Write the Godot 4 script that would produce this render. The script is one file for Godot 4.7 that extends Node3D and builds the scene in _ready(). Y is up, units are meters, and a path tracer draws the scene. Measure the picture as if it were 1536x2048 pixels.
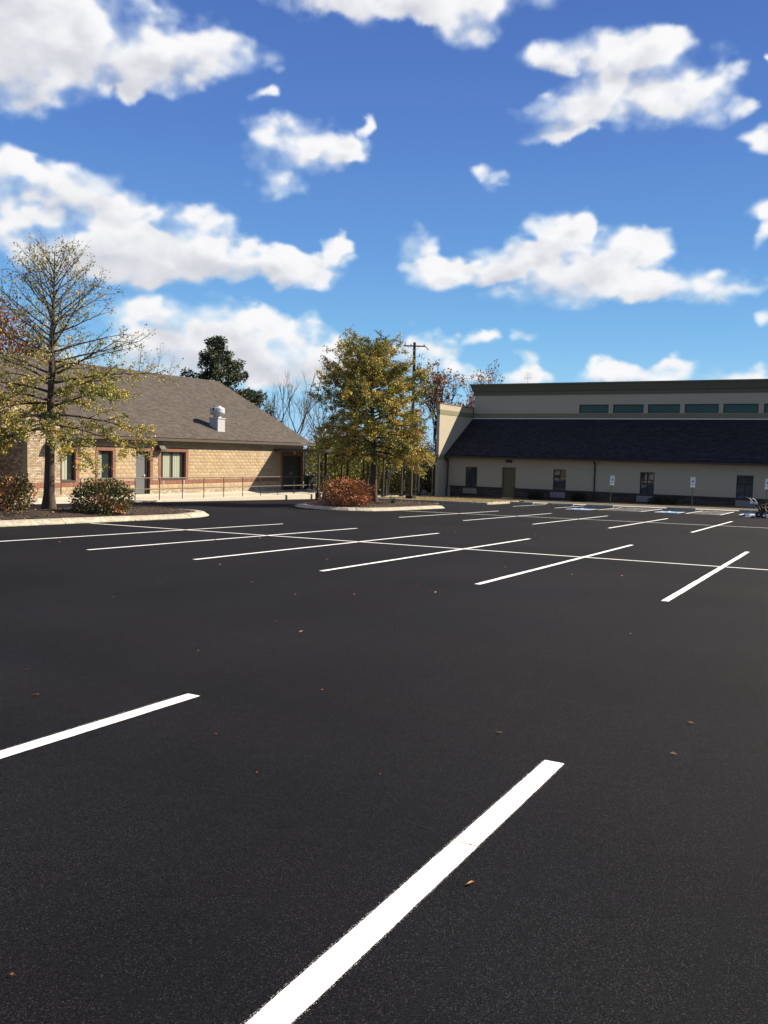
extends Node3D
# A freshly sealed parking lot between a split-face block building (left) and a stucco building (right).
# The lot is one plane with a drainage fall: gy(x, z). Buildings are level.

const GA := 0.01275
const GB := 0.02418
var M := {}
var names := {}
var rng := RandomNumberGenerator.new()

func gy(x: float, z: float) -> float:
	return GA * x + GB * z

func gp(x: float, z: float, up := 0.0) -> Vector3:
	return Vector3(x, GA * x + GB * z + up, z)

func lin(r: float, g: float, b: float) -> Color:
	return Color(r, g, b).linear_to_srgb()

# ---------------------------------------------------------------- mesh builder
class MB:
	var v := PackedVector3Array()
	var n := PackedVector3Array()
	var c := PackedColorArray()
	var uv := PackedVector2Array()
	var ix := PackedInt32Array()
	var col := Color(1, 1, 1)
	func quad(a: Vector3, b: Vector3, cc: Vector3, d: Vector3) -> void:  # counter-clockwise seen from outside
		var nn := (cc - a).cross(d - b).normalized()
		var s := v.size()
		v.append(a); v.append(b); v.append(cc); v.append(d)
		for k in 4:
			n.append(nn); c.append(col)
		uv.append(Vector2(0, 0)); uv.append(Vector2(1, 0)); uv.append(Vector2(1, 1)); uv.append(Vector2(0, 1))
		ix.append(s); ix.append(s + 2); ix.append(s + 1); ix.append(s); ix.append(s + 3); ix.append(s + 2)
	func tri(a: Vector3, b: Vector3, cc: Vector3) -> void:
		var nn := (b - a).cross(cc - a).normalized()
		var s := v.size()
		v.append(a); v.append(b); v.append(cc)
		for k in 3:
			n.append(nn); c.append(col); uv.append(Vector2.ZERO)
		ix.append(s); ix.append(s + 2); ix.append(s + 1)
	func fbox(f: Transform3D, lo: Vector3, hi: Vector3) -> void:
		var p := []
		for k in 8:
			p.append(f * Vector3(hi.x if k & 1 else lo.x, hi.y if k & 2 else lo.y, hi.z if k & 4 else lo.z))
		quad(p[4], p[5], p[7], p[6])
		quad(p[1], p[0], p[2], p[3])
		quad(p[5], p[1], p[3], p[7])
		quad(p[0], p[4], p[6], p[2])
		quad(p[6], p[7], p[3], p[2])
		quad(p[0], p[1], p[5], p[4])
	func box(lo: Vector3, hi: Vector3) -> void:
		fbox(Transform3D.IDENTITY, lo, hi)
	func cbox(f: Transform3D, lo: Vector3, hi: Vector3, e: float) -> void:  # box with the front (+z) edges chamfered
		var a := [f * Vector3(lo.x, lo.y, lo.z), f * Vector3(hi.x, lo.y, lo.z), f * Vector3(hi.x, hi.y, lo.z), f * Vector3(lo.x, hi.y, lo.z)]
		var b := [f * Vector3(lo.x, lo.y, hi.z - e), f * Vector3(hi.x, lo.y, hi.z - e), f * Vector3(hi.x, hi.y, hi.z - e), f * Vector3(lo.x, hi.y, hi.z - e)]
		var t := [f * Vector3(lo.x + e, lo.y + e, hi.z), f * Vector3(hi.x - e, lo.y + e, hi.z), f * Vector3(hi.x - e, hi.y - e, hi.z), f * Vector3(lo.x + e, hi.y - e, hi.z)]
		quad(t[0], t[1], t[2], t[3])
		for k in 4:
			var j := (k + 1) % 4
			quad(a[k], a[j], b[j], b[k])
			quad(b[k], b[j], t[j], t[k])
	func tube(pts: PackedVector3Array, rad: PackedFloat32Array, sides: int, cap := true) -> void:
		var s0 := v.size()
		var m := pts.size()
		var side := Vector3.ZERO
		for i in m:
			var d := (pts[mini(i + 1, m - 1)] - pts[maxi(i - 1, 0)]).normalized()
			if i == 0:
				side = d.cross(Vector3(0.31, 0.2, 0.93)).normalized() if absf(d.dot(Vector3(0.31, 0.2, 0.93))) < 0.95 else d.cross(Vector3(1, 0, 0)).normalized()
			else:
				side = (side - d * side.dot(d)).normalized()
			var up := d.cross(side)
			for k in sides:
				var a := TAU * k / sides
				var o := side * cos(a) + up * sin(a)
				v.append(pts[i] + o * rad[i]); n.append(o); c.append(col); uv.append(Vector2(float(k) / sides, i))
		for i in m - 1:
			for k in sides:
				var a0 := s0 + i * sides + k
				var a1 := s0 + i * sides + (k + 1) % sides
				ix.append(a0); ix.append(a0 + sides); ix.append(a1)
				ix.append(a1); ix.append(a0 + sides); ix.append(a1 + sides)
		if cap:
			for e in [0, m - 1]:
				var q: int = s0 + e * sides
				var d2: Vector3 = (pts[0] - pts[1]).normalized() if e == 0 else (pts[m - 1] - pts[m - 2]).normalized()
				var s := v.size()
				v.append(pts[e]); n.append(d2); c.append(col); uv.append(Vector2.ZERO)
				for k in sides:
					v.append(v[q + k]); n.append(d2); c.append(col); uv.append(Vector2.ZERO)
				for k in sides:
					if e == 0:
						ix.append(s); ix.append(s + 1 + k); ix.append(s + 1 + (k + 1) % sides)
					else:
						ix.append(s); ix.append(s + 1 + (k + 1) % sides); ix.append(s + 1 + k)
	func rod(a: Vector3, b: Vector3, r: float, sides := 8) -> void:
		tube(PackedVector3Array([a, b]), PackedFloat32Array([r, r]), sides)
	func lathe(center: Vector3, prof: Array, sides: int) -> void:  # prof: [radius, y] going up
		for i in prof.size() - 1:
			for k in sides:
				var a0 := TAU * k / sides
				var a1 := TAU * (k + 1) / sides
				var d0 := Vector3(cos(a0), 0, sin(a0))
				var d1 := Vector3(cos(a1), 0, sin(a1))
				var p: Array = prof[i]
				var q: Array = prof[i + 1]
				var y0 := Vector3(0, p[1], 0)
				var y1 := Vector3(0, q[1], 0)
				quad(center + d1 * p[0] + y0, center + d0 * p[0] + y0, center + d0 * q[0] + y1, center + d1 * q[0] + y1)
	func leaf(p: Vector3, along: Vector3, side: Vector3, l: float, w: float) -> void:
		var a := along * l
		var b := side * w
		var nn := a.cross(b).normalized()
		var s := v.size()
		v.append(p); v.append(p + a * 0.45 + b); v.append(p + a); v.append(p + a * 0.45 - b)
		for k in 4:
			n.append(nn); c.append(col); uv.append(Vector2.ZERO)
		ix.append(s); ix.append(s + 1); ix.append(s + 2); ix.append(s); ix.append(s + 2); ix.append(s + 3)
	func mesh(off: Vector3) -> ArrayMesh:
		if off != Vector3.ZERO:
			for i in v.size():
				v[i] -= off
		var a := []
		a.resize(Mesh.ARRAY_MAX)
		a[Mesh.ARRAY_VERTEX] = v
		a[Mesh.ARRAY_NORMAL] = n
		a[Mesh.ARRAY_COLOR] = c
		a[Mesh.ARRAY_TEX_UV] = uv
		a[Mesh.ARRAY_INDEX] = ix
		var m := ArrayMesh.new()
		m.add_surface_from_arrays(Mesh.PRIMITIVE_TRIANGLES, a)
		return m

# ---------------------------------------------------------------- nodes
func origin_of(o: Node) -> Vector3:
	var p := Vector3.ZERO
	while o != self and o is Node3D:
		p += (o as Node3D).position
		o = o.get_parent()
	return p

func numbered(called: String) -> String:
	var k: int = names.get(called, 0)
	names[called] = k + 1
	return called if k == 0 else "%s_%03d" % [called, k]

func tag(o: Node, label: String, category: String, group := "") -> void:
	o.set_meta("label", label)
	o.set_meta("category", category)
	if group:
		o.set_meta("group", group)

func thing(called: String, label: String, category: String, at: Vector3, group := "") -> Node3D:
	var o := Node3D.new()
	o.name = numbered(called)
	add_child(o)
	o.position = at
	tag(o, label, category, group)
	return o

func part(called: String, b: MB, m: Material, parent: Node3D, kind := "") -> MeshInstance3D:
	var o := MeshInstance3D.new()
	o.name = called
	o.mesh = b.mesh(origin_of(parent))
	o.mesh.surface_set_material(0, m)
	parent.add_child(o, true)
	if kind:
		o.set_meta("kind", kind)
	return o

func struct(called: String, b: MB, m: Material) -> MeshInstance3D:
	var o := MeshInstance3D.new()
	o.name = numbered(called)
	o.mesh = b.mesh(Vector3.ZERO)
	o.mesh.surface_set_material(0, m)
	add_child(o)
	o.set_meta("kind", "structure")
	return o

# ---------------------------------------------------------------- materials
func noise_bytes(size: int, freq: float, sd: int, octaves := 4, cellular := false) -> Image:
	var f := FastNoiseLite.new()
	f.seed = sd
	f.frequency = freq
	f.fractal_octaves = octaves
	f.noise_type = FastNoiseLite.TYPE_CELLULAR if cellular else FastNoiseLite.TYPE_SIMPLEX_SMOOTH
	if cellular:
		f.fractal_type = FastNoiseLite.FRACTAL_NONE
		f.cellular_return_type = FastNoiseLite.RETURN_DISTANCE2_SUB
	return f.get_seamless_image(size, size, false, false, 0.12)

func grey_tex(size: int, freq: float, sd: int, lo: float, hi: float, octaves := 4) -> Array:  # [albedo, normal]
	var im := noise_bytes(size, freq, sd, octaves)
	var d := im.get_data()
	var o := PackedByteArray()
	o.resize(d.size())
	var l := int(lo * 255)
	var h := (hi - lo)
	for i in d.size():
		o[i] = l + int(d[i] * h)
	var al := Image.create_from_data(size, size, false, Image.FORMAT_L8, o)
	im.convert(Image.FORMAT_RGB8)
	var nm: Image = im.duplicate()
	nm.bump_map_to_normal_map(4.0)
	return [ImageTexture.create_from_image(al), ImageTexture.create_from_image(nm)]

func mat(color: Color, rough := 0.8, t: Array = [], scale := 1.0, nscale := 0.0, metal := 0.0) -> StandardMaterial3D:
	var m := StandardMaterial3D.new()
	m.albedo_color = color
	m.roughness = rough
	m.metallic = metal
	m.metallic_specular = 0.4
	if t.size():
		m.albedo_texture = t[0]
		m.uv1_triplanar = true
		m.uv1_world_triplanar = true
		m.uv1_scale = Vector3.ONE * scale
		if nscale > 0.0:
			m.normal_enabled = true
			m.normal_texture = t[1]
			m.normal_scale = nscale
	return m

func vmat(rough := 0.8, t: Array = [], scale := 1.0, nscale := 0.0) -> StandardMaterial3D:
	var m := mat(Color(1, 1, 1), rough, t, scale, nscale)
	m.vertex_color_use_as_albedo = true
	return m

func leafmat(back: Color) -> StandardMaterial3D:
	var m := StandardMaterial3D.new()
	m.vertex_color_use_as_albedo = true
	m.roughness = 0.6
	m.metallic_specular = 0.35
	m.backlight_enabled = true
	m.backlight = back
	m.cull_mode = BaseMaterial3D.CULL_DISABLED
	return m

func asphalt_textures() -> Array:
	var s := 1024
	var cells := noise_bytes(s, 0.15, 11, 1, true).get_data()
	var vf := FastNoiseLite.new()  # one value per stone, same cells
	vf.seed = 11
	vf.frequency = 0.15
	vf.noise_type = FastNoiseLite.TYPE_CELLULAR
	vf.fractal_type = FastNoiseLite.FRACTAL_NONE
	vf.cellular_return_type = FastNoiseLite.RETURN_CELL_VALUE
	var stones := vf.get_seamless_image(s, s, false, false, 0.12).get_data()
	var fine := noise_bytes(s, 0.2, 13, 2).get_data()
	var hgt := PackedByteArray()
	var rgb := PackedByteArray()
	hgt.resize(s * s)
	rgb.resize(s * s * 3)
	for i in s * s:
		var a := cells[i] / 255.0
		var v := stones[i] / 255.0
		var g := fine[i] / 255.0
		var h := clampf(a * 0.9 + v * 0.35, 0.0, 1.0)
		hgt[i] = int(h * 255.0)
		var t := 0.20 + 0.30 * minf(1.0, a * 1.8) + 0.22 * (g - 0.5)
		if v > 0.72:
			t += (v - 0.72) * 1.45 * minf(1.0, a * 2.0)
		elif v < 0.3:
			t *= 0.6
		var w := 0.22 * (v - 0.5)
		rgb[i * 3] = int(clampf(t * (1.0 + w * 0.6), 0.03, 1.0) * 255.0)
		rgb[i * 3 + 1] = int(clampf(t * 0.985, 0.03, 1.0) * 255.0)
		rgb[i * 3 + 2] = int(clampf(t * (1.05 - w * 0.5), 0.03, 1.0) * 255.0)
	var al := Image.create_from_data(s, s, false, Image.FORMAT_RGB8, rgb)
	var nm := Image.create_from_data(s, s, false, Image.FORMAT_L8, hgt)
	nm.convert(Image.FORMAT_RGB8)
	nm.bump_map_to_normal_map(3.0)
	return [ImageTexture.create_from_image(al), ImageTexture.create_from_image(nm)]

func paint_texture() -> ImageTexture:  # white paint with pinholes where the sealer shows
	var s := 1024
	var cells := noise_bytes(s, 0.10, 21, 1, true).get_data()
	var n1 := noise_bytes(s, 0.05, 22, 3).get_data()
	var o := PackedByteArray()
	o.resize(s * s)
	for i in s * s:
		var t := 0.97 - 0.05 * (n1[i] / 255.0)
		if cells[i] < 14 and n1[i] > 170:
			t = 0.45
		o[i] = int(t * 255)
	return ImageTexture.create_from_image(Image.create_from_data(s, s, false, Image.FORMAT_L8, o))

func make_materials() -> void:
	var grain := grey_tex(512, 0.09, 31, 0.72, 1.0, 3)
	var patch := grey_tex(512, 0.012, 32, 0.62, 1.0, 5)
	var rough := grey_tex(512, 0.03, 33, 0.55, 1.0, 5)
	M.grain = grain
	var asp := asphalt_textures()
	M.asphalt = vmat(0.9, asp, 1.35, 0.5)
	M.asphalt.metallic_specular = 0.22
	M.paint = mat(lin(0.80, 0.80, 0.78), 0.65, [paint_texture(), asp[1]], 1.35, 0.2)
	M.blue_paint = mat(lin(0.11, 0.33, 0.70), 0.65, grain, 1.3, 0.2)
	M.crack = mat(lin(0.012, 0.012, 0.013), 0.95)
	M.concrete = mat(lin(0.56, 0.515, 0.415), 0.9, grain, 1.2, 0.25)
	M.kerb = vmat(0.9, patch, 0.8, 0.3)
	M.mulch = mat(lin(0.055, 0.035, 0.024), 0.95, rough, 1.4, 1.4)
	M.chips = vmat(0.95)
	M.lawn = mat(lin(0.30, 0.225, 0.095), 0.95, rough, 0.7, 1.0)
	M.blade = vmat(0.9)
	M.land = mat(lin(0.16, 0.13, 0.06), 0.95, rough, 0.15, 0.5)
	M.block = vmat(0.9, grain, 2.2, 1.2)
	M.mortar = mat(lin(0.40, 0.34, 0.24), 0.95, grain, 2.0, 0.5)
	M.brick = vmat(0.88, grain, 3.0, 0.6)
	M.shingle = vmat(0.95, grain, 5.0, 1.0)
	M.trim = mat(lin(0.085, 0.070, 0.055), 0.6, grain, 1.0)
	M.bronze = mat(lin(0.030, 0.025, 0.022), 0.5)
	M.frame = mat(lin(0.035, 0.033, 0.032), 0.45)
	M.galv = mat(lin(0.66, 0.67, 0.68), 0.38, grain, 1.5, 0.15, 0.35)
	M.door_grey = mat(lin(0.15, 0.155, 0.16), 0.5, grain, 1.2)
	M.door_dark = mat(lin(0.05, 0.048, 0.047), 0.55, grain, 1.2)
	M.door_olive = mat(lin(0.15, 0.135, 0.06), 0.6, grain, 1.2)
	M.stucco = mat(lin(0.50, 0.445, 0.33), 0.95, grain, 2.5, 0.8)
	M.olive = mat(lin(0.15, 0.15, 0.10), 0.85, grain, 2.0, 0.4)
	M.olive_band = mat(lin(0.24, 0.225, 0.135), 0.9, grain, 2.0, 0.4)
	M.flash = mat(lin(0.55, 0.54, 0.50), 0.5)
	M.coping = mat(lin(0.20, 0.13, 0.09), 0.6)
	M.ac = mat(lin(0.30, 0.29, 0.29), 0.7, grain, 2.0)
	M.steel = mat(lin(0.13, 0.105, 0.085), 0.42, grain, 3.0, 0.1, 0.4)
	M.post = mat(lin(0.045, 0.038, 0.032), 0.55, grain, 2.0)
	M.canopy = mat(lin(0.055, 0.052, 0.047), 0.45, grain, 1.0)
	M.black = mat(lin(0.012, 0.012, 0.013), 0.6)
	M.plastic = mat(lin(0.018, 0.022, 0.020), 0.45)
	M.curtain = mat(lin(0.52, 0.52, 0.40), 0.9, grain, 1.0)
	M.room = mat(lin(0.30, 0.29, 0.27), 0.95)
	M.bark = mat(lin(0.135, 0.10, 0.075), 0.95, rough, 2.2, 1.6)
	M.bark_pale = mat(lin(0.10, 0.082, 0.070), 0.95, rough, 2.0, 1.0)
	M.bark_white = mat(lin(0.5, 0.47, 0.42), 0.9, rough, 2.0, 0.6)
	M.wood_pole = mat(lin(0.12, 0.09, 0.065), 0.95, rough, 1.2, 1.0)
	M.leaf = leafmat(lin(0.30, 0.26, 0.08))
	M.needle = leafmat(lin(0.02, 0.03, 0.01))
	M.shrub = leafmat(lin(0.10, 0.08, 0.03))
	M.sign = mat(lin(0.62, 0.66, 0.64), 0.5)
	M.sign_green = mat(lin(0.03, 0.20, 0.10), 0.5)
	M.sign_blue = mat(lin(0.02, 0.10, 0.34), 0.5)
	M.post_green = mat(lin(0.09, 0.11, 0.075), 0.5, grain, 4.0, 0.1, 0.3)
	M.white = mat(lin(0.72, 0.72, 0.70), 0.5)
	M.yellow = mat(lin(0.55, 0.36, 0.06), 0.6)
	M.gold = mat(lin(0.42, 0.30, 0.11), 0.5)
	M.navy = mat(lin(0.03, 0.05, 0.12), 0.7, grain, 3.0, 0.3)
	M.engine = mat(lin(0.045, 0.035, 0.025), 0.5, grain, 3.0, 0.2)
	M.tyre = mat(lin(0.015, 0.015, 0.015), 0.85)
	M.stone = mat(lin(0.30, 0.28, 0.25), 0.95, rough, 2.0, 1.0)
	M.grey_pole = mat(lin(0.36, 0.34, 0.31), 0.6)
	M.lens = mat(lin(0.75, 0.72, 0.62), 0.3)
	var gl := StandardMaterial3D.new()
	gl.albedo_color = Color(0.5, 0.6, 0.6, 0.08)
	gl.transparency = BaseMaterial3D.TRANSPARENCY_ALPHA
	gl.roughness = 0.03
	gl.metallic_specular = 0.7
	M.glass = gl
	M.teal_glass = mat(lin(0.030, 0.105, 0.095), 0.22, patch, 0.9)

# ---------------------------------------------------------------- sky
# cumulus: [azimuth (degrees from -z towards +x), elevation, half width, half height]
const CLOUDS := [[-48.9, 23.9, 8.8, 2.7], [-52.0, 21.1, 3.4, 2.0], [-39.2, 23.9, 2.2, 1.0], [-46.4, 21.1, 1.1, 0.6], [-44.5, 23.0, 5.1, 1.5], [-54.7, 23.8, 6.2, 3.5], [-31.3, 26.9, 5.5, 1.1], [-24.1, 26.1, 2.5, 1.4], [-18.6, 24.4, 1.3, 0.8], [-27.1, 27.6, 7.5, 1.5], [-37.3, 21.9, 1.0, 0.4], [-13.6, 22.6, 4.8, 2.5], [-17.8, 21.1, 3.1, 0.8], [-18.3, 19.9, 2.4, 0.6], [-9.7, 21.2, 2.7, 1.6], [-16.5, 24.7, 1.7, 1.0], [-12.8, 24.3, 2.2, 1.0], [-7.2, 20.6, 0.8, 0.6], [-19.2, 24.2, 1.4, 0.8], [-35.3, 19.3, 3.5, 1.8], [-36.2, 16.9, 1.9, 0.8], [-32.0, 19.0, 1.5, 0.9], [-31.1, 20.6, 0.6, 0.6], [-22.6, 17.8, 1.4, 0.6], [-21.0, 17.7, 0.8, 0.3], [-51.5, 15.2, 5.5, 1.7], [-47.5, 15.6, 2.6, 1.3], [-42.9, 13.4, 4.6, 1.9], [-45.9, 11.5, 5.7, 1.3], [-40.4, 12.1, 5.3, 1.4], [-37.5, 12.1, 3.8, 1.3], [-34.8, 11.9, 2.9, 1.1], [-32.9, 13.1, 0.9, 0.8], [-52.8, 12.7, 1.4, 1.1], [-52.9, 16.8, 1.3, 0.9], [-48.0, 12.0, 5.8, 1.8], [-17.8, 13.2, 3.4, 2.0], [-15.8, 11.2, 6.5, 1.5], [-13.5, 13.4, 2.1, 1.3], [-26.6, 13.1, 1.4, 1.4], [-25.7, 11.7, 2.1, 1.0], [-23.0, 11.9, 2.6, 0.7], [-10.0, 10.7, 4.4, 1.1], [-6.5, 10.7, 1.4, 0.5], [-21.4, 12.9, 2.2, 1.1], [-17.9, 14.4, 1.8, 0.9], [-44.1, 8.0, 3.4, 1.7], [-40.0, 7.9, 3.5, 1.9], [-36.7, 7.5, 4.2, 1.9], [-43.5, 5.8, 6.9, 1.6], [-36.1, 5.6, 6.6, 1.8], [-31.8, 6.1, 3.0, 1.5], [-26.1, 6.7, 2.5, 1.4], [-23.7, 5.5, 1.3, 0.6], [-22.9, 7.8, 1.3, 0.5], [-19.9, 7.9, 1.2, 0.5], [-19.3, 6.3, 1.3, 0.8], [-20.1, 5.2, 1.6, 0.8], [-12.5, 5.4, 4.0, 0.9], [-14.0, 5.7, 1.9, 0.8], [-11.3, 5.7, 1.8, 0.8], [-6.3, 5.3, 2.0, 0.6], [-5.9, 18.7, 1.2, 0.8], [-5.5, 14.9, 1.1, 0.7], [-5.2, 13.8, 0.9, 1.1], [-5.2, 8.7, 0.8, 0.6], [-6.0, 22.7, 0.3, 0.5]]

func sky_image(w: int) -> Image:
	var h := w / 2
	var r := RandomNumberGenerator.new()
	r.seed = 77
	var list := CLOUDS.duplicate()
	for k in 150:  # the same fair-weather cumulus all round
		var az := r.randf_range(2.0, 298.0)
		var el := 4.0 + 66.0 * pow(r.randf(), 1.5)
		var s := r.randf_range(0.5, 1.0) * (0.8 + el / 25.0)
		for j in 3:
			list.append([fposmod(az + r.randf_range(-4, 4) * s + 180.0, 360.0) - 180.0, el + r.randf_range(-0.6, 0.8) * s, r.randf_range(2.0, 5.0) * s, r.randf_range(0.8, 1.6) * s])
	var cover := PackedFloat32Array()
	cover.resize(w * h / 2)
	var ppd := w / 360.0
	for b in list:
		var ce: float = cos(deg_to_rad(b[1]))
		var grow := 1.25
		var ry: float = b[3] * grow * ppd
		var rx: float = b[2] * grow * ppd / maxf(ce, 0.25)
		var cx: float = b[0] * ppd
		var cy: float = (90.0 - b[1]) * ppd
		for y in range(maxi(0, int(cy - ry)), mini(h / 2 - 1, int(cy + ry)) + 1):
			var dy := (y - cy) / ry
			var half := sqrt(maxf(0.0, 1.0 - dy * dy)) * rx
			var row := y * w
			for xx in range(int(cx - half), int(cx + half) + 1):
				var dx := (xx - cx) / rx
				var q := 1.0 - dx * dx - dy * dy
				if q > 0.0:
					var i := row + posmod(xx, w)
					cover[i] = cover[i] + q * 0.8 * (1.2 - 0.5 * cover[i])
	var n1 := FastNoiseLite.new()
	n1.seed = 5
	n1.noise_type = FastNoiseLite.TYPE_SIMPLEX_SMOOTH
	n1.frequency = 1.0
	n1.fractal_octaves = 6
	n1.fractal_gain = 0.5
	var n2 := FastNoiseLite.new()
	n2.seed = 9
	n2.noise_type = FastNoiseLite.TYPE_CELLULAR
	n2.cellular_return_type = FastNoiseLite.RETURN_DISTANCE
	n2.frequency = 1.0
	n2.fractal_octaves = 3
	n2.fractal_gain = 0.6
	var n3 := FastNoiseLite.new()
	n3.seed = 21
	n3.noise_type = FastNoiseLite.TYPE_SIMPLEX_SMOOTH
	n3.frequency = 1.0
	n3.fractal_octaves = 3
	# which 16-pixel tiles lie within reach of a cloud
	var rw := w / 16
	var rh := h / 32
	var reach := PackedByteArray()
	reach.resize(rw * rh)
	var pad := 2
	for ty in rh:
		for tx in rw:
			var on := false
			for k in 16:
				var i := (ty * 16 + (k >> 2) * 4 + 2) * w + tx * 16 + (k & 3) * 4 + 2
				if cover[i] > 0.01:
					on = true
					break
			if on:
				for yy in range(maxi(0, ty - pad), mini(rh - 1, ty + pad) + 1):
					for xx in range(tx - pad, tx + pad + 1):
						reach[yy * rw + posmod(xx, rw)] = 1
	var data := PackedByteArray()
	var stops := [[-90.0, 0.30, 0.29, 0.27], [-3.0, 0.42, 0.44, 0.46], [0.0, 0.66, 0.83, 0.95], [4.0, 0.61, 0.82, 0.95], [8.0, 0.50, 0.73, 0.92], [13.0, 0.42, 0.625, 0.87], [20.0, 0.355, 0.525, 0.80], [28.0, 0.31, 0.45, 0.735], [45.0, 0.20, 0.33, 0.65], [90.0, 0.16, 0.28, 0.58]]
	for y in h:
		var el := 90.0 - (y + 0.5) / ppd
		var k := 0
		while k < stops.size() - 2 and stops[k + 1][0] < el:
			k += 1
		var a: Array = stops[k]
		var b: Array = stops[k + 1]
		var t: float = clampf((el - a[0]) / (b[0] - a[0]), 0.0, 1.0)
		var px := PackedByteArray([int(255 * lerpf(a[1], b[1], t)), int(255 * lerpf(a[2], b[2], t)), int(255 * lerpf(a[3], b[3], t))])
		var line := PackedByteArray()
		line.resize(w * 3)
		var r0: int = px[0]
		var g0: int = px[1]
		var b0: int = px[2]
		for x in w:
			line[x * 3] = r0
			line[x * 3 + 1] = g0
			line[x * 3 + 2] = b0
		if y < h / 2:
			var ce := cos(deg_to_rad(el))
			var se := sin(deg_to_rad(el))
			var row := y * w
			var lift := int(1.1 * ppd)
			for x in w:
				if reach[(y >> 4) * rw + (x >> 4)] == 0:
					continue
				var az := (x + 0.5) / ppd * 0.0174532925
				var p := Vector3(sin(az) * ce, se, -cos(az) * ce)
				var q := p * 14.0
				q.y *= 1.4
				var wx := n3.get_noise_3d(q.x, q.y, q.z)
				var wy := n3.get_noise_3d(q.x + 40.0, q.y, q.z)
				var sx := x + int(wx * 1.7 * ppd)
				var sy := clampi(y + int(wy * 0.9 * ppd), 0, h / 2 - 1)
				var d := cover[sy * w + posmod(sx, w)]
				if d < 0.01:
					continue
				var n := n1.get_noise_3d(q.x * 1.5, q.y * 1.5, q.z * 1.5)
				var bil := n2.get_noise_3d(q.x * 1.3 + n * 0.7, q.y * 1.3 + wx * 0.7, q.z * 1.3)
				var den := d * 1.65 + n * 0.95 - bil * 0.12 - 0.42
				if den <= 0.0:
					continue
				var thin := 1.5 + 0.9 * clampf(wx * 2.0 - wy * 1.5, -0.6, 1.0)  # some edges fray into wisps, others stay crisp
				var al := clampf(den / thin, 0.0, 1.0)
				al = al * al * (3.0 - 2.0 * al) * 0.75 + al * 0.25
				var toward := cover[maxi(0, sy - lift) * w + posmod(sx + lift, w)]
				var n_up := n1.get_noise_3d(q.x * 1.5 + 0.30, q.y * 1.5 + 0.40, q.z * 1.5 + 0.1)
				var den2 := toward * 1.05 + n_up * 0.45 - 0.55
				var sh := clampf(0.93 + 0.05 * bil - clampf(den2, 0.0, 1.0) * 0.40 + (n - n_up) * 0.13, 0.0, 1.0)
				sh = sh * sh * (3.0 - 2.0 * sh)
				var cr := lerpf(0.72, 0.98, sh)
				var cg := lerpf(0.735, 0.98, sh)
				var cb := lerpf(0.785, 0.985, sh)
				line[x * 3] = int(lerpf(r0, 255 * cr, al))
				line[x * 3 + 1] = int(lerpf(g0, 255 * cg, al))
				line[x * 3 + 2] = int(lerpf(b0, 255 * cb, al))
		data.append_array(line)
	return Image.create_from_data(w, h, false, Image.FORMAT_RGB8, data)

# ---------------------------------------------------------------- ready
func _ready() -> void:
	var t0 := Time.get_ticks_msec()
	var cam := Camera3D.new()
	cam.name = "camera"
	cam.position = Vector3(0, 1.59641, 0)
	cam.rotation = Vector3(-0.06916, 0.50434, 0.02494)
	cam.fov = 62.16
	cam.near = 0.05
	cam.far = 2500.0
	add_child(cam)
	cam.current = true
	var sm := PanoramaSkyMaterial.new()
	sm.panorama = ImageTexture.create_from_image(sky_image(4096))
	var sky := Sky.new()
	sky.sky_material = sm
	var env := Environment.new()
	env.background_mode = Environment.BG_SKY
	env.sky = sky
	env.background_energy_multiplier = 0.43
	env.tonemap_mode = Environment.TONE_MAPPER_LINEAR
	env.tonemap_exposure = 2.35
	env.sdfgi_enabled = true
	env.ssao_enabled = true
	env.ssil_enabled = true
	var we := WorldEnvironment.new()
	we.name = "world"
	we.environment = env
	add_child(we)
	var sun := DirectionalLight3D.new()
	sun.name = "sun"
	sun.light_energy = 1.6
	sun.light_color = Color(1.0, 0.945, 0.86)
	sun.light_angular_distance = 0.5
	sun.shadow_enabled = true
	add_child(sun)
	sun.look_at_from_position(Vector3(57, 60, -60), Vector3.ZERO)
	print("sky ", Time.get_ticks_msec() - t0)
	rng.seed = 4
	make_materials()
	print("materials ", Time.get_ticks_msec() - t0)
	make_ground()
	make_markings()
	make_beds()
	make_walkway()
	make_block_building()
	make_stucco_building()
	make_covered_walk()
	print("structure ", Time.get_ticks_msec() - t0)
	make_trees()
	print("trees ", Time.get_ticks_msec() - t0)
	make_small_things()
	print("done ", Time.get_ticks_msec() - t0)

# ---------------------------------------------------------------- ground
func poly_sheet(b: MB, pts: PackedVector2Array, up: float) -> void:
	var tr := Geometry2D.triangulate_polygon(pts)
	for i in range(0, tr.size(), 3):
		var a := pts[tr[i]]
		var c := pts[tr[i + 1]]
		var d := pts[tr[i + 2]]
		var pa := gp(a.x, a.y, up)
		var pc := gp(c.x, c.y, up)
		var pd := gp(d.x, d.y, up)
		if (pc - pa).cross(pd - pa).y > 0.0:
			b.tri(pa, pc, pd)
		else:
			b.tri(pa, pd, pc)

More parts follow.
